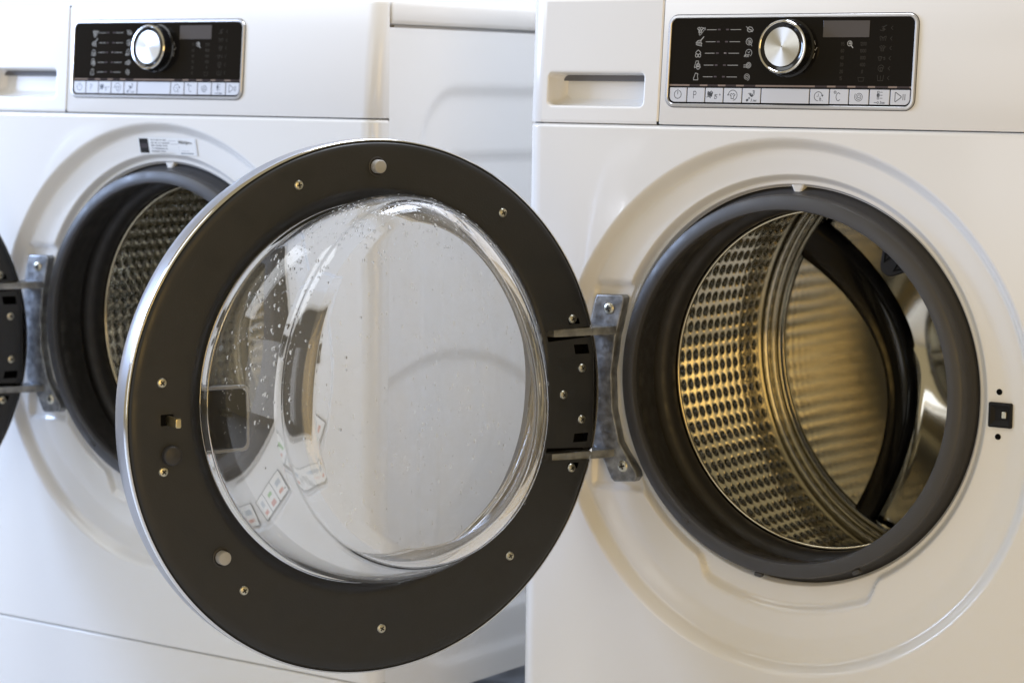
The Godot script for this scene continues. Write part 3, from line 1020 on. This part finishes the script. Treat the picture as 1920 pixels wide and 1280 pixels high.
func build_drum(t: Node3D):
	var c := Vector3(0, PORT_Y, 0)
	# wall with pressed dimples
	var b := B.new()
	var cols := 100
	var per := 7
	var rows_n := 19
	var pr := 8
	var zf := -0.112
	var zb := DRUM_BACK + 0.012
	var na := cols * per
	var rows := []
	for prof in [[0.1575, -0.0800], [0.1568, -0.0815], [0.1578, -0.0835], [0.1640, -0.0850], [0.19, -0.088], [0.222, -0.093], [0.231, -0.098], [0.2346, -0.106]]:
		var row := PackedVector3Array()
		for i in na:
			var u := Vector2.from_angle(TAU * i / na)
			row.append(c + Vector3(u.x * prof[0], u.y * prof[0], prof[1]))
		rows.append(row)
	var nz := rows_n * pr
	for j in nz + 1:
		var z := lerpf(zf, zb, float(j) / nz)
		var row := PackedVector3Array()
		row.resize(na)
		var fj := (float(j) / pr) - floorf(float(j) / pr)
		for i in na:
			var shift := 0
			var fi := float((i + shift) % per) / per
			var d := Vector2((fi - 0.5) * 1.0, (fj - 0.5) * 0.93).length()
			var r := DRUM_R + 0.0034 * (1.0 - sm(0.08, 0.33, d))
			var u := Vector2.from_angle(TAU * i / na)
			row[i] = c + Vector3(u.x * r, u.y * r, z)
		rows.append(row)
	b.net(rows, true, true, 60.0)
	var drum := obj("drum", b, M.steel, t)
	# bright rolled lip
	b = B.new()
	b.lathe([Vector2(0.1590, -0.0790), Vector2(0.1572, -0.0784), Vector2(0.1562, -0.0796), Vector2(0.1566, -0.0816), Vector2(0.1584, -0.0826)], c, 200, true, 80.0)
	obj("drum_lip", b, M.brass, drum)
	# a dark hole in each dimple
	var disc := B.new()
	disc.lathe([Vector2(0.0017, 0.0), Vector2(0.0014, 0.0002), Vector2(0.0, 0.0003)], Vector3.ZERO, 10)
	var mm := MultiMesh.new()
	mm.transform_format = MultiMesh.TRANSFORM_3D
	mm.mesh = disc.mesh()
	mm.instance_count = cols * rows_n
	var k := 0
	for j in rows_n:
		for i in cols:
			var a := TAU * (i * per + per * 0.5) / na
			var z := lerpf(zf, zb, (j + 0.5) / rows_n)
			var inward := Vector3(-cos(a), -sin(a), 0)
			var bas := Basis(Vector3(-sin(a), cos(a), 0) * 1.0, Vector3(0, 0, 1) * 1.25, inward)
			mm.set_instance_transform(k, Transform3D(bas, c - inward * (DRUM_R + 0.0029) + Vector3(0, 0, z)))
			k += 1
	var holes := MultiMeshInstance3D.new()
	holes.name = "perforations"
	holes.multimesh = mm
	holes.material_override = M.black
	holes.set_meta("kind", "stuff")
	drum.add_child(holes)
	# back: two rolled beads, then the polished plate with its three raised fields between the spider arms
	b = B.new()
	var prof2 := [Vector2(DRUM_R, zb + 0.001), Vector2(0.2335, zb - 0.009)]
	for q in [[0.2320, 0.0085], [0.2190, 0.0045], [0.2120, 0.0045]]:
		prof2.append(Vector2(q[0], zb - 0.0125))
		for m in 9:
			var f := m / 8.0
			prof2.append(Vector2(q[0] - q[1] * f, zb - 0.008 + 0.0045 * sin(PI * f)))
		prof2.append(Vector2(q[0] - q[1], zb - 0.0125))
	b.lathe(prof2, c, 240, true, 60.0)
	obj("back_bead", b, M.steel, drum)
	b = B.new()
	rows = []
	var nb := 300
	for j in 71:
		var r := lerpf(0.2066, 0.0, pow(j / 70.0, 1.0))
		var row := PackedVector3Array()
		row.resize(nb)
		for i in nb:
			var p := Vector2.from_angle(TAU * i / nb) * r
			row[i] = c + Vector3(p.x, p.y, zb - 0.0105 + back_relief(p))
		rows.append(row)
	b.net(rows, true, false, 80.0)
	obj("back_plate", b, M.steel, drum)
	rib(drum, c, zb - 0.0105)
	# the dark tub round the drum
	b = B.new()
	b.lathe([Vector2(0.182, -0.034), Vector2(0.195, -0.045), Vector2(0.25, -0.06), Vector2(0.255, -0.08), Vector2(0.255, -0.43), Vector2(0.0, -0.43)], c, 96, true)
	obj("tub", b, M.black, t)


const SPIDER := 195.0

func back_relief(p: Vector2) -> float:
	var h := 0.0
	for k in 3:
		var u := Vector2.from_angle(deg_to_rad(SPIDER + 120.0 * k))
		var q := p.dot(u)
		var s := p.dot(Vector2(-u.y, u.x))
		h = maxf(h, sm(-0.022, 0.0, q - 0.080 - 3.3 * (s - 0.008) * (s - 0.008)))
	# the raised fields stand before the hub; the hub is a shallow dish
	return -0.012 * (1.0 - h) - 0.034 * exp(-p.length_squared() / 0.0020) * (1.0 - h)


# black moulding along the edge of each raised field
func rib(drum: Node3D, c: Vector3, z0: float):
	for k in 3:
		var u := Vector2.from_angle(deg_to_rad(SPIDER + 120.0 * k))
		var w := Vector2(-u.y, u.x)
		var rows := []
		for m in 9:
			var f := m / 8.0
			var row := PackedVector3Array()
			for i in 81:
				var s := lerpf(-0.19, 0.19, i / 80.0)
				var q := lerpf(0.057 + 2.9 * (s + 0.012) * (s + 0.012), 0.094 + 3.7 * (s - 0.003) * (s - 0.003), f)
				var p := u * q + w * s
				if p.length() > 0.2085:
					p = p.normalized() * 0.2085
				row.append(c + Vector3(p.x, p.y, z0 + (-0.010 if m == 0 or m == 8 else 0.0045 * sin(PI * (0.1 + 0.8 * f)))))
			rows.append(row)
		var b := B.new()
		b.net(rows, false, true, 60.0)
		obj("drum_rib", b, M.knob, drum)


func screw_mesh(r: float) -> ArrayMesh:
	var b := B.new()
	b.lathe([Vector2(r * 1.12, -0.0006), Vector2(r, 0.0003), Vector2(r * 0.9, 0.0009), Vector2(r * 0.5, 0.0013), Vector2(0.0001, 0.00145)], Vector3.ZERO, 28)
	var m := b.mesh()
	m.surface_set_material(0, M.screw)
	var s := B.new()
	for q in 2:
		s.box(Vector3(0, 0, 0.0012), Vector3(r * 1.15, r * 0.3, 0.0006), 0.0, Basis(Vector3(0, 0, 1), PI / 2 * q + 0.3))
	var a := []
	a.resize(Mesh.ARRAY_MAX)
	a[Mesh.ARRAY_VERTEX] = s.v
	a[Mesh.ARRAY_NORMAL] = s.n
	a[Mesh.ARRAY_TEX_UV] = s.uv
	a[Mesh.ARRAY_INDEX] = s.ix
	m.add_surface_from_arrays(Mesh.PRIMITIVE_TRIANGLES, a)
	m.surface_set_material(1, M.slot)
	return m


func build_bracket(t: Node3D):
	# outline in machine coordinates (x from the centre, height)
	var o := PackedVector2Array([Vector2(-0.2085, 0.5115), Vector2(-0.2065, 0.5140), Vector2(-0.1790, 0.5150), Vector2(-0.1762, 0.5125), Vector2(-0.1775, 0.5050), Vector2(-0.1850, 0.4750), Vector2(-0.1890, 0.4400), Vector2(-0.1870, 0.4050), Vector2(-0.1790, 0.3750),
		Vector2(-0.1600, 0.3480), Vector2(-0.1585, 0.3430), Vector2(-0.1615, 0.3385), Vector2(-0.1840, 0.3360), Vector2(-0.1875, 0.3385), Vector2(-0.2000, 0.3620), Vector2(-0.2120, 0.3720), Vector2(-0.2160, 0.4000), Vector2(-0.2170, 0.4400), Vector2(-0.2160, 0.4720), Vector2(-0.2150, 0.4850)])
	var b := B.new()
	b.prism(o, -0.020, -0.0085, 0.0014)
	var br := obj("hinge_bracket", b, M.zinc, t)
	for y in [0.4815, 0.3640]:
		b = B.new()
		# a web standing off the plate and reaching into the door
		var web := PackedVector2Array([Vector2(-0.2150, -0.0120), Vector2(-0.1835, -0.0120), Vector2(-0.1850, -0.0050), Vector2(-0.1880, 0.0050), Vector2(-0.1960, 0.0200), Vector2(-0.2040, 0.0420), Vector2(-0.2120, 0.0560), Vector2(-0.2230, 0.0560), Vector2(-0.2240, 0.0380), Vector2(-0.2170, 0.0120)])
		var flat := PackedVector2Array()
		for p in web: flat.append(Vector2(p.x, p.y))
		b.prism(flat, -0.0038, 0.0038, 0.0012, Transform3D(Basis(Vector3(1, 0, 0), Vector3(0, 0, 1), Vector3(0, 1, 0)), Vector3(0, y, 0)))
		obj("hinge_arm", b, M.zinc, br)
	var sm_ := screw_mesh(0.0052)
	for p in [Vector2(-0.1930, 0.5015), Vector2(-0.1745, 0.3520)]:
		var s := put("screw", sm_, null, br)
		s.position = Vector3(p.x, p.y, -0.0083)


const GLASS_R := 0.1705
const GLASS_UP := 0.0144

func build_door(t: Node3D):
	# ---- inner frame: flat charcoal ring with the glass set high in it; hinge slots are left open
	var b := B.new()
	var ang := []
	var cuts := []          # [first column, last column, radius from, radius to]
	var cuty := [[-0.0692, -0.0640, 0.215, 0.226, -0.0692, -0.0640], [-0.0600, -0.0483, 0.187, 0.240, -0.0616, -0.0508], [-0.0446, -0.0364, 0.2145, 0.230, -0.0446, -0.0364], [0.0388, 0.0478, 0.2145, 0.230, 0.0388, 0.0478], [0.0515, 0.0618, 0.187, 0.240, 0.0548, 0.0645], [0.0672, 0.0725, 0.215, 0.226, 0.0672, 0.0725]]
	var breaks := []        # (y at r .187, y at r .2375)
	for c in cuty:
		breaks.append([c[0], c[4]])
		breaks.append([c[1], c[5]])
	# columns: uniform round the ring outside the hinge, exact at the slots
	var radii := [0.183, 0.187, 0.2145, 0.2150, 0.226, 0.230, 0.2345, 0.2362, 0.2372, 0.2374]
	var zz := [0.0, 0.0, 0.0, 0.0, 0.0, 0.0, -0.0004, -0.0012, -0.0028, -0.0060]
	var first := asin(-0.085 / 0.187)
	var col_y := []
	for k in 4: col_y.append(null)
	var angle_at := func(y0: float, y1: float, r: float) -> float:
		var f := clampf((r - 0.187) / (0.2375 - 0.187), 0.0, 1.0)
		return asin(clampf(lerpf(y0, y1, f) / maxf(r, 0.187), -1, 1))
	var stops := [[-0.102, -0.102]]
	stops.append_array(breaks)
	stops.append([0.102, 0.102])
	var uniform := 240
	var rows := []
	# two inner loops shape the round edge beside the glass
	var loops := [[-0.0025, 0.0055, -0.0065], [-0.0010, 0.0050, -0.0066], [0.0030, 0.0, -0.0058], [0.0060, 0.0, -0.0034], [0.0085, 0.0, -0.0012], [0.0110, 0.0, -0.0002]]
	for l in loops:
		rows.append(door_row(GLASS_R + l[0], GLASS_UP, l[2], stops, uniform, angle_at, true))
	for k in radii.size():
		# between the edge beside the glass and the outer circle
		var f: float = (radii[k] - 0.183) / (0.2374 - 0.183)
		var row_o: PackedVector3Array = door_row(0.2374, 0.0, zz[k], stops, uniform, angle_at, false, radii[k])
		var row_i: PackedVector3Array = door_row(GLASS_R + 0.0125, GLASS_UP, zz[k], stops, uniform, angle_at, true)
		var row := PackedVector3Array()
		for i in row_o.size():
			var near := 1.0 if i < stops.size() else 0.0
			var ro: Vector3 = row_o[i]
			if near > 0.5:
				var ri: Vector3 = row_i[i]
				if i == 0 or i == stops.size() - 1:
					var edge: Vector3 = ri.lerp(door_dir(i, stops, uniform) * 0.2374, f)
					row.append(Vector3(edge.x, edge.y, zz[k]))
				else:
					row.append(Vector3(maxf(ro.x, ri.x + 0.0012 * k), ro.y, zz[k]))
			else:
				var oo: Vector3 = door_dir(i, stops, uniform) * 0.2374
				var blended: Vector3 = row_i[i].lerp(oo, f)
				row.append(Vector3(blended.x, blended.y, zz[k]))
		rows.append(row)
	rows.append(door_row(0.2366, 0.0, -0.012, stops, uniform, angle_at, false, 0.2366))
	rows.append(door_row(0.2360, 0.0, -0.022, stops, uniform, angle_at, false, 0.2360))
	var skip := {}
	var np: int = rows[0].size()
	for ci in cuty.size():
		var colk := 1 + ci * 2
		for k in radii.size() - 1 + 2:
			var ra: float = radii[mini(k, radii.size() - 1)]
			if ra >= cuty[ci][2] - 0.0006 and ra < cuty[ci][3] - 0.0006:
				skip[(loops.size() + k) * np + colk] = true
	b.net(rows, true, true, 35.0, skip)
	var door := obj("door", b, M.dark, t)
	door.transform = Transform3D(Basis(Vector3.UP, deg_to_rad(67.09)), Vector3(-0.2829, 0.4222, 0.2306))
	# dark inside of the hinge slots
	b = B.new()
	b.box(Vector3(0.208, 0.001, -0.0165), Vector3(0.046, 0.150, 0.003))
	obj("hinge_cavity", b, M.black, door)
	# ---- silver outer trim
	b = B.new()
	b.lathe([Vector2(0.2374, -0.0032), Vector2(0.2384, -0.0016), Vector2(0.2395, -0.0020), Vector2(0.2400, -0.0034), Vector2(0.2401, -0.0060)], Vector3.ZERO, 240, true, 60.0)
	obj("trim_edge", b, M.chrome, door)
	b = B.new()
	b.lathe([Vector2(0.2401, -0.0060), Vector2(0.2399, -0.018), Vector2(0.2392, -0.026), Vector2(0.2365, -0.0325), Vector2(0.229, -0.0368), Vector2(0.20, -0.0392), Vector2(0.188, -0.0395), Vector2(0.186, -0.0380)], Vector3.ZERO, 240, true, 50.0)
	obj("trim_ring", b, M.silver, door)
	# ---- outer pane
	b = B.new()
	var pr := PackedVector3Array()
	for i in 120:
		pr.append(Vector3(cos(TAU * i / 120) * 0.187, sin(TAU * i / 120) * 0.187, -0.0382))
	b.cap(pr, Vector3(0, 0, -1))
	obj("outer_pane", b, M.pane, door)
	# inner wall that hides the hollow between frame and trim
	b = B.new()
	b.lathe([Vector2(0.1722, -0.007), Vector2(0.1742, -0.018), Vector2(0.1790, -0.0375)], Vector3(0, GLASS_UP * 0.5, 0), 160, true)
	obj("window_surround", b, M.dark, door)
	# ---- glass bowl, droplets
	obj("glass_bowl", bowl_shell(), M.bowl, door)
	limescale(door)
	droplets(door)
	# ---- handle cup seen behind the glass
	b = B.new()
	b.prism(B.rounded4(Vector2(-0.182, -0.0275), Vector2(-0.1225, 0.0245), [0.002, 0.006, 0.006, 0.002]), -0.036, -0.0085, 0.0016)
	obj("handle_cup", b, M.cup, door)
	b = B.new()
	var clo := Vector2(-0.182, -0.0275)
	var chi := Vector2(-0.1225, 0.0245)
	var cr := []
	for s in [[0.0, -0.0088], [-0.0013, -0.0080], [-0.0026, -0.0088], [-0.0028, -0.012]]:
		cr.append(B.row3(B.rounded4(clo + Vector2(s[0], s[0]), chi - Vector2(s[0], s[0]), [0.002, 0.006, 0.006, 0.002]), s[1]))
	b.net(cr, true)
	obj("cup_rim", b, M.peg, door)
	# ---- screws, pegs, latch
	var smesh := screw_mesh(0.0040)
	for p in [[-79.0, 199.9], [129.3, 172.5], [-207.7, 34.4], [-206.5, -41.7], [-131.2, -151.5], [5.5, -200.2], [141.3, -146.6], [207.5, 72.0], [219.1, 25.2], [198.6, 1.1], [219.4, -23.4], [208.8, -68.8]]:
		var s := put("screw", smesh, null, door)
		s.position = Vector3(p[0] / 1000.0, p[1] / 1000.0, 0.0002)
		s.rotation.z = rng.randf() * 3.0
	for p in [[-2.2, 215.6, 0], [-152.5, -120.1, 0], [-199.5, -27.8, 1]]:
		b = B.new()
		if p[2] == 0:
			b.lathe([Vector2(0.0088, -0.0002), Vector2(0.0086, 0.0008), Vector2(0.0076, 0.0011), Vector2(0.0070, 0.0003), Vector2(0.0060, 0.0)], Vector3.ZERO, 40)
		else:
			b.lathe([Vector2(0.0086, -0.0002), Vector2(0.0084, 0.0045), Vector2(0.0078, 0.0054), Vector2(0.0066, 0.0060), Vector2(0.0, 0.0062)], Vector3.ZERO, 40)
		var peg := obj("door_peg", b, M.peg_base, door)
		peg.position = Vector3(p[0] / 1000.0, p[1] / 1000.0, 0.0)
		if p[2] == 1:
			peg.set_meta("label", "dark rubber door peg below the latch")
			continue
		b = B.new()
		b.lathe([Vector2(0.0061, 0.0), Vector2(0.0060, 0.0066), Vector2(0.0054, 0.0074), Vector2(0.0042, 0.0076), Vector2(0.0, 0.0077)], Vector3.ZERO, 40)
		var tip := obj("door_peg", b, M.peg, door)
		tip.position = peg.position
		tip.set_meta("label", "pale grey door peg in a dark socket")
	# latch: a dark slot with a bent steel hook
	b = B.new()
	b.box(Vector3(-0.2030, 0.0025, -0.0006), Vector3(0.0120, 0.0098, 0.0016), 0.0003)
	obj("latch_slot", b, M.black, door)
	b = B.new()
	for yy in [-0.0034, 0.0034]:
		b.box(Vector3(-0.2022, 0.0022 + yy, 0.0100), Vector3(0.0034, 0.0014, 0.0230), 0.0003)
	b.box(Vector3(-0.2022, 0.0022, 0.0206), Vector3(0.0050, 0.0082, 0.0030), 0.0009)
	b.box(Vector3(-0.2036, 0.0022, 0.0090), Vector3(0.0010, 0.0056, 0.0200), 0.0002)
	obj("latch_hook", b, M.hook, door)


func door_dir(i: int, stops: Array, uniform: int) -> Vector3:
	var a: float
	var a0 := asin(0.102 / 0.2374)
	if i == 0 or i == stops.size() - 1:
		a = -a0 if i == 0 else a0
	elif i < stops.size():
		a = asin(stops[i][0] / 0.187)
	else:
		var a1 := TAU - a0
		a = lerpf(a0, a1, float(i - stops.size() + 1) / (uniform + 1))
	return Vector3(cos(a), sin(a), 0)


func door_row(r: float, up: float, z: float, stops: Array, uniform: int, angle_at: Callable, round_glass: bool, slot_r := 0.0) -> PackedVector3Array:
	var row := PackedVector3Array()
	for i in stops.size():
		if i == 0 or i == stops.size() - 1:
			row.append(door_ray(door_dir(i, stops, uniform), r, up if round_glass else 0.0, z))
			continue
		if round_glass:
			# on the circle round the glass, at the same height as the slot edge
			var y: float = stops[i][0] * clampf(r / 0.187, 0.0, 1.0)
			row.append(Vector3(sqrt(maxf(r * r - (y - up) * (y - up), 0.0)), y, z))
		else:
			var rr := slot_r if slot_r > 0.0 else r
			var a: float = angle_at.call(stops[i][0], stops[i][1], rr)
			row.append(Vector3(cos(a) * rr, sin(a) * rr, z))
	for k in uniform:
		var d := door_dir(stops.size() + k, stops, uniform)
		row.append(door_ray(d, r, up if round_glass else 0.0, z))
	return row


# where the ray from the ring's centre meets the circle of radius r set 'up' above it
func door_ray(d: Vector3, r: float, up: float, z: float) -> Vector3:
	var bq := d.y * up
	var s := bq + sqrt(bq * bq + r * r - up * up)
	return Vector3(d.x * s, d.y * s, z)


# outline of the bowl's flat end at angle a (metres from the glass centre)
func end_outline(a: float) -> Vector2:
	var y := sin(a)
	var p := Vector2(cos(a) * 0.1115, 0.012 + (0.136 if y < 0 else 0.142) * y)
	p.x *= 1.0 - 0.10 * y
	return p


func end_z(y: float) -> float:
	return 0.0915 - 0.11 * y


# a point of the bowl: a = angle round, f = 0 at the rim, 0.6 at the end's edge, 1 in its middle; inner = metres inside the outer face
func bowl_point(a: float, f: float, inner: float) -> Vector3:
	var rim := Vector2.from_angle(a) * (0.1690 - inner)
	var e := end_outline(a)
	var out := e.normalized()
	var fil := 0.020
	var edge := e - out * inner
	var foot := edge + out * fil
	var p: Vector2
	var z: float
	var dz := end_z(e.y) - inner
	if f < 0.42:
		var g := f / 0.42
		p = rim.lerp(foot, g)
		p += Vector2.from_angle(a) * 0.008 * sin(PI * g) * 0.8
		z = lerpf(0.001, dz - fil, pow(g, 0.92))
	elif f < 0.62:
		var g2 := (f - 0.42) / 0.20 * PI / 2
		p = edge + out * fil * cos(g2)
		z = dz - fil + fil * sin(g2)
	else:
		var g3 := (f - 0.62) / 0.38
		p = edge * (1.0 - g3)
		z = lerpf(dz, 0.0915 - inner, g3) + 0.003 * (1.0 - (1.0 - g3) * (1.0 - g3))
	return Vector3(p.x, p.y + GLASS_UP, z)


func bowl_shell() -> B:
	var b := B.new()
	var na := 180
	var fs := []
	for k in 15: fs.append(0.42 * k / 14.0)
	for k in 10: fs.append(0.42 + 0.2 * (k + 1) / 10.0)
	for k in 9: fs.append(0.62 + 0.378 * (k + 1) / 9.0)
	var rows := []
	# flange, outer face, then the inner face back to the flange
	for q in [[0.1712, -0.0040], [0.1716, -0.0008], [0.1708, 0.0004]]:
		rows.append(ring_row(q[0], q[1], na))
	for f in fs:
		var row := PackedVector3Array()
		for i in na: row.append(bowl_point(TAU * i / na, f, 0.0))
		rows.append(row)
	b.net(rows, true, false, 75.0)
	var rows2 := []
	for k in fs.size():
		var row := PackedVector3Array()
		for i in na: row.append(bowl_point(TAU * i / na, fs[fs.size() - 1 - k], 0.0048))
		rows2.append(row)
	rows2.append(ring_row(0.1640, -0.0030, na))
	rows2.append(ring_row(0.1650, -0.0044, na))
	rows2.append(ring_row(0.1712, -0.0040, na))
	b.net(rows2, true, false, 75.0)
	return b


func ring_row(r: float, z: float, na: int) -> PackedVector3Array:
	var row := PackedVector3Array()
	for i in na: row.append(Vector3(cos(TAU * i / na) * r, sin(TAU * i / na) * r + GLASS_UP, z))
	return row


# the dried film of limescale on the bowl's end: thin white streaks and specks
func limescale(door: Node3D):
	var w := 384
	var im := Image.create(w, w, false, Image.FORMAT_RGBA8)
	var f := FastNoiseLite.new()
	f.seed = 31
	f.frequency = 0.012
	f.fractal_octaves = 4
	for y in w:
		for x in w:
			var streak := f.get_noise_2d(x * 3.2, y * 0.35) * 0.5 + 0.5
			var patch := f.get_noise_2d(x * 0.8 + 900.0, y * 0.8) * 0.5 + 0.5
			im.set_pixel(x, y, Color(1, 1, 1, clampf(0.05 + 0.20 * streak * patch + 0.05 * patch, 0.0, 0.3)))
	for k in 700:
		var px := rng.randi_range(2, w - 4)
		var py := rng.randi_range(2, w - 8)
		for j in rng.randi_range(1, 4):
			im.set_pixel(px, py + j, Color(1, 1, 1, rng.randf_range(0.2, 0.5)))
	var m := mat("limescale_film", Color(0.86, 0.86, 0.84), 0.7)
	m.albedo_texture = ImageTexture.create_from_image(im)
	m.transparency = BaseMaterial3D.TRANSPARENCY_ALPHA
	var b := B.new()
	var rows := []
	for k in 14:
		var row := PackedVector3Array()
		for i in 120:
			var p := bowl_point(TAU * i / 120, lerpf(0.56, 0.997, k / 13.0), -0.0003)
			row.append(p)
		rows.append(row)
	b.net(rows, true, false, 75.0)
	for i in b.v.size():
		b.uv[i] = Vector2(b.v[i].x + 0.17, 0.19 - b.v[i].y) / 0.36
	obj("limescale_film", b, m, door)


func droplets(door: Node3D):
	var drop := B.new()
	drop.lathe([Vector2(1.0, 0.0), Vector2(0.94, 0.30), Vector2(0.72, 0.55), Vector2(0.38, 0.70), Vector2(0.001, 0.74)], Vector3.ZERO, 14)
	var spots := []
	for k in 1100:
		var a: float
		var f: float
		if k < 640:
			a = deg_to_rad(rng.randf_range(105.0, 190.0) if rng.randf() < 0.8 else rng.randf_range(60.0, 110.0))
			f = rng.randf_range(0.12, 0.50)
		elif k < 900:
			a = deg_to_rad(rng.randf_range(60.0, 125.0))
			f = rng.randf_range(0.45, 0.68)
		else:
			a = deg_to_rad(rng.randf_range(0.0, 360.0))
			f = rng.randf_range(0.3, 0.98)
		var r := 0.00036 + 0.0012 * pow(rng.randf(), 3.0)
		var p := bowl_point(a, f, 0.0)
		var pa := bowl_point(a + 0.01, f, 0.0) - p
		var pf := bowl_point(a, f + 0.004, 0.0) - p
		var nn := pa.cross(pf).normalized()
		if nn.z < 0: nn = -nn
		var down := (Vector3.DOWN - nn * Vector3.DOWN.dot(nn)).normalized()
		spots.append(Transform3D(Basis(down.cross(nn) * r, down * r * rng.randf_range(1.0, 1.5), nn * r), p - nn * 0.00003))
	var mm := MultiMesh.new()
	mm.transform_format = MultiMesh.TRANSFORM_3D
	mm.mesh = drop.mesh()
	mm.instance_count = spots.size()
	for i in spots.size(): mm.set_instance_transform(i, spots[i])
	var o := MultiMeshInstance3D.new()
	o.name = "water_droplets"
	o.multimesh = mm
	o.material_override = M.water
	o.set_meta("kind", "stuff")
	door.add_child(o)


# ------------------------------------------------------------------ the sticker on the left machine
func rating_label(front: Node3D):
	var w := 86.0
	var h := 19.0
	var s := 7.0
	art = Image.create(int(w * s), int(h * s), false, Image.FORMAT_RGB8)
	art.fill(Color(0.90, 0.91, 0.92))
	var px := func(x0: float, y0: float, x1: float, y1: float, c: Color):
		art.fill_rect(Rect2i(int(x0 * s), int(y0 * s), int((x1 - x0) * s), maxi(1, int((y1 - y0) * s))), c)
	px.call(2.0, 1.5, 15.0, 17.5, Color(0.05, 0.05, 0.06))
	px.call(3.5, 7.0, 13.5, 12.0, Color(0.25, 0.23, 0.25))
	for k in 5:
		var x := 19.0
		var stop: float = [41.0, 45.0, 42.0, 42.0, 39.0][k]
		while x < stop:
			var d := rng.randf_range(0.6, 1.6)
			px.call(x, 2.2 + k * 3.1, x + d, 3.7 + k * 3.1, Color(0.33, 0.33, 0.38))
			x += d + (1.6 if rng.randf() < 0.2 else 0.4)
	for k in 2:
		px.call(44.0 + k * 3.0, 3.4 + k * 3.4, 56.0 + k * 2.0, 3.9 + k * 3.4, Color(0.55, 0.55, 0.6))
	px.call(59.0, 1.0, 59.3, 18.0, Color(0.7, 0.7, 0.74))
	px.call(84.0, 1.0, 84.5, 18.0, Color(0.6, 0.6, 0.64))
	px.call(62.0, 14.0, 74.0, 14.5, Color(0.6, 0.6, 0.64))
	var x2 := 62.0
	while x2 < 80.0:
		var d2 := rng.randf_range(0.7, 1.6)
		px.call(x2, 16.2, x2 + d2, 17.6, Color(0.22, 0.26, 0.33))
		x2 += d2 + 0.4
	var m := mat("printed_sticker", Color(1, 1, 1), 0.35)
	m.albedo_texture = ImageTexture.create_from_image(art)
	var b := B.new()
	var rows := []
	for j in 5:
		var row := PackedVector3Array()
		for i in 25:
			var p := Vector2(lerpf(-0.0385, 0.0475, i / 24.0), lerpf(0.6508, 0.6322, j / 4.0))
			row.append(Vector3(p.x, p.y, press(p) + 0.0006))
		rows.append(row)
	b.net(rows, false, true)
	for i in b.v.size():
		b.uv[i] = Vector2((b.v[i].x + 0.0385) / 0.086, (0.6508 - b.v[i].y) / 0.0186)
	var lab := obj("rating_sticker", b, m, front)
	var tm := TextMesh.new()
	var f := SystemFont.new()
	f.font_names = PackedStringArray(["Droid Serif"])
	f.font_italic = true
	tm.font = f
	tm.text = "Whirlpool"
	tm.font_size = 16
	tm.pixel_size = 0.0026 / 10.0
	tm.depth = 0.0001
	var w3 := put("printed_word", tm, M.black, front)
	w3.position = Vector3(0.0310, 0.6462, press(Vector2(0.031, 0.646)) + 0.0009)
	w3.rotation.y = 0.0


# three washing-guide stickers low on the left machine's ring, seen only bent through the door glass
func care_card(front: Node3D):
	art = Image.create(600, 420, false, Image.FORMAT_RGB8)
	art.fill(Color(0.93, 0.93, 0.92))
	var line := Color(0.16, 0.17, 0.17)
	for r in [Rect2i(0, 0, 600, 9), Rect2i(0, 411, 600, 9), Rect2i(0, 0, 9, 420), Rect2i(591, 0, 9, 420), Rect2i(196, 0, 7, 420), Rect2i(396, 0, 7, 420)]:
		art.fill_rect(r, line)
	for q in [[60, 70, 80, 70, Color(0.84, 0.62, 0.57)], [70, 220, 70, 110, Color(0.78, 0.8, 0.82)], [250, 60, 90, 90, Color(0.84, 0.66, 0.62)], [260, 240, 80, 60, Color(0.62, 0.76, 0.56)], [450, 90, 80, 60, Color(0.84, 0.64, 0.58)], [450, 230, 90, 90, Color(0.75, 0.78, 0.8)]]:
		art.fill_rect(Rect2i(q[0], q[1], q[2], q[3]), q[4])
	var m := mat("printed_card", Color(1, 1, 1), 0.4)
	m.albedo_texture = ImageTexture.create_from_image(art)
	for k in 3:
		var mid := deg_to_rad([-64.0, -43.0, -23.0][k])
		var b := B.new()
		var rows := []
		for j in 5:
			var row := PackedVector3Array()
			for i in 9:
				var u := Vector2.from_angle(mid)
				var p := Vector2(0, RING_Y) + u * lerpf(0.231, 0.200 + 0.004 * k, j / 4.0) + Vector2(-u.y, u.x) * lerpf(-0.033, 0.033, i / 8.0)
				row.append(Vector3(p.x, p.y, press(p) + 0.0012))
			rows.append(row)
		b.net(rows, false, true)
		obj("care_card", b, m, front)
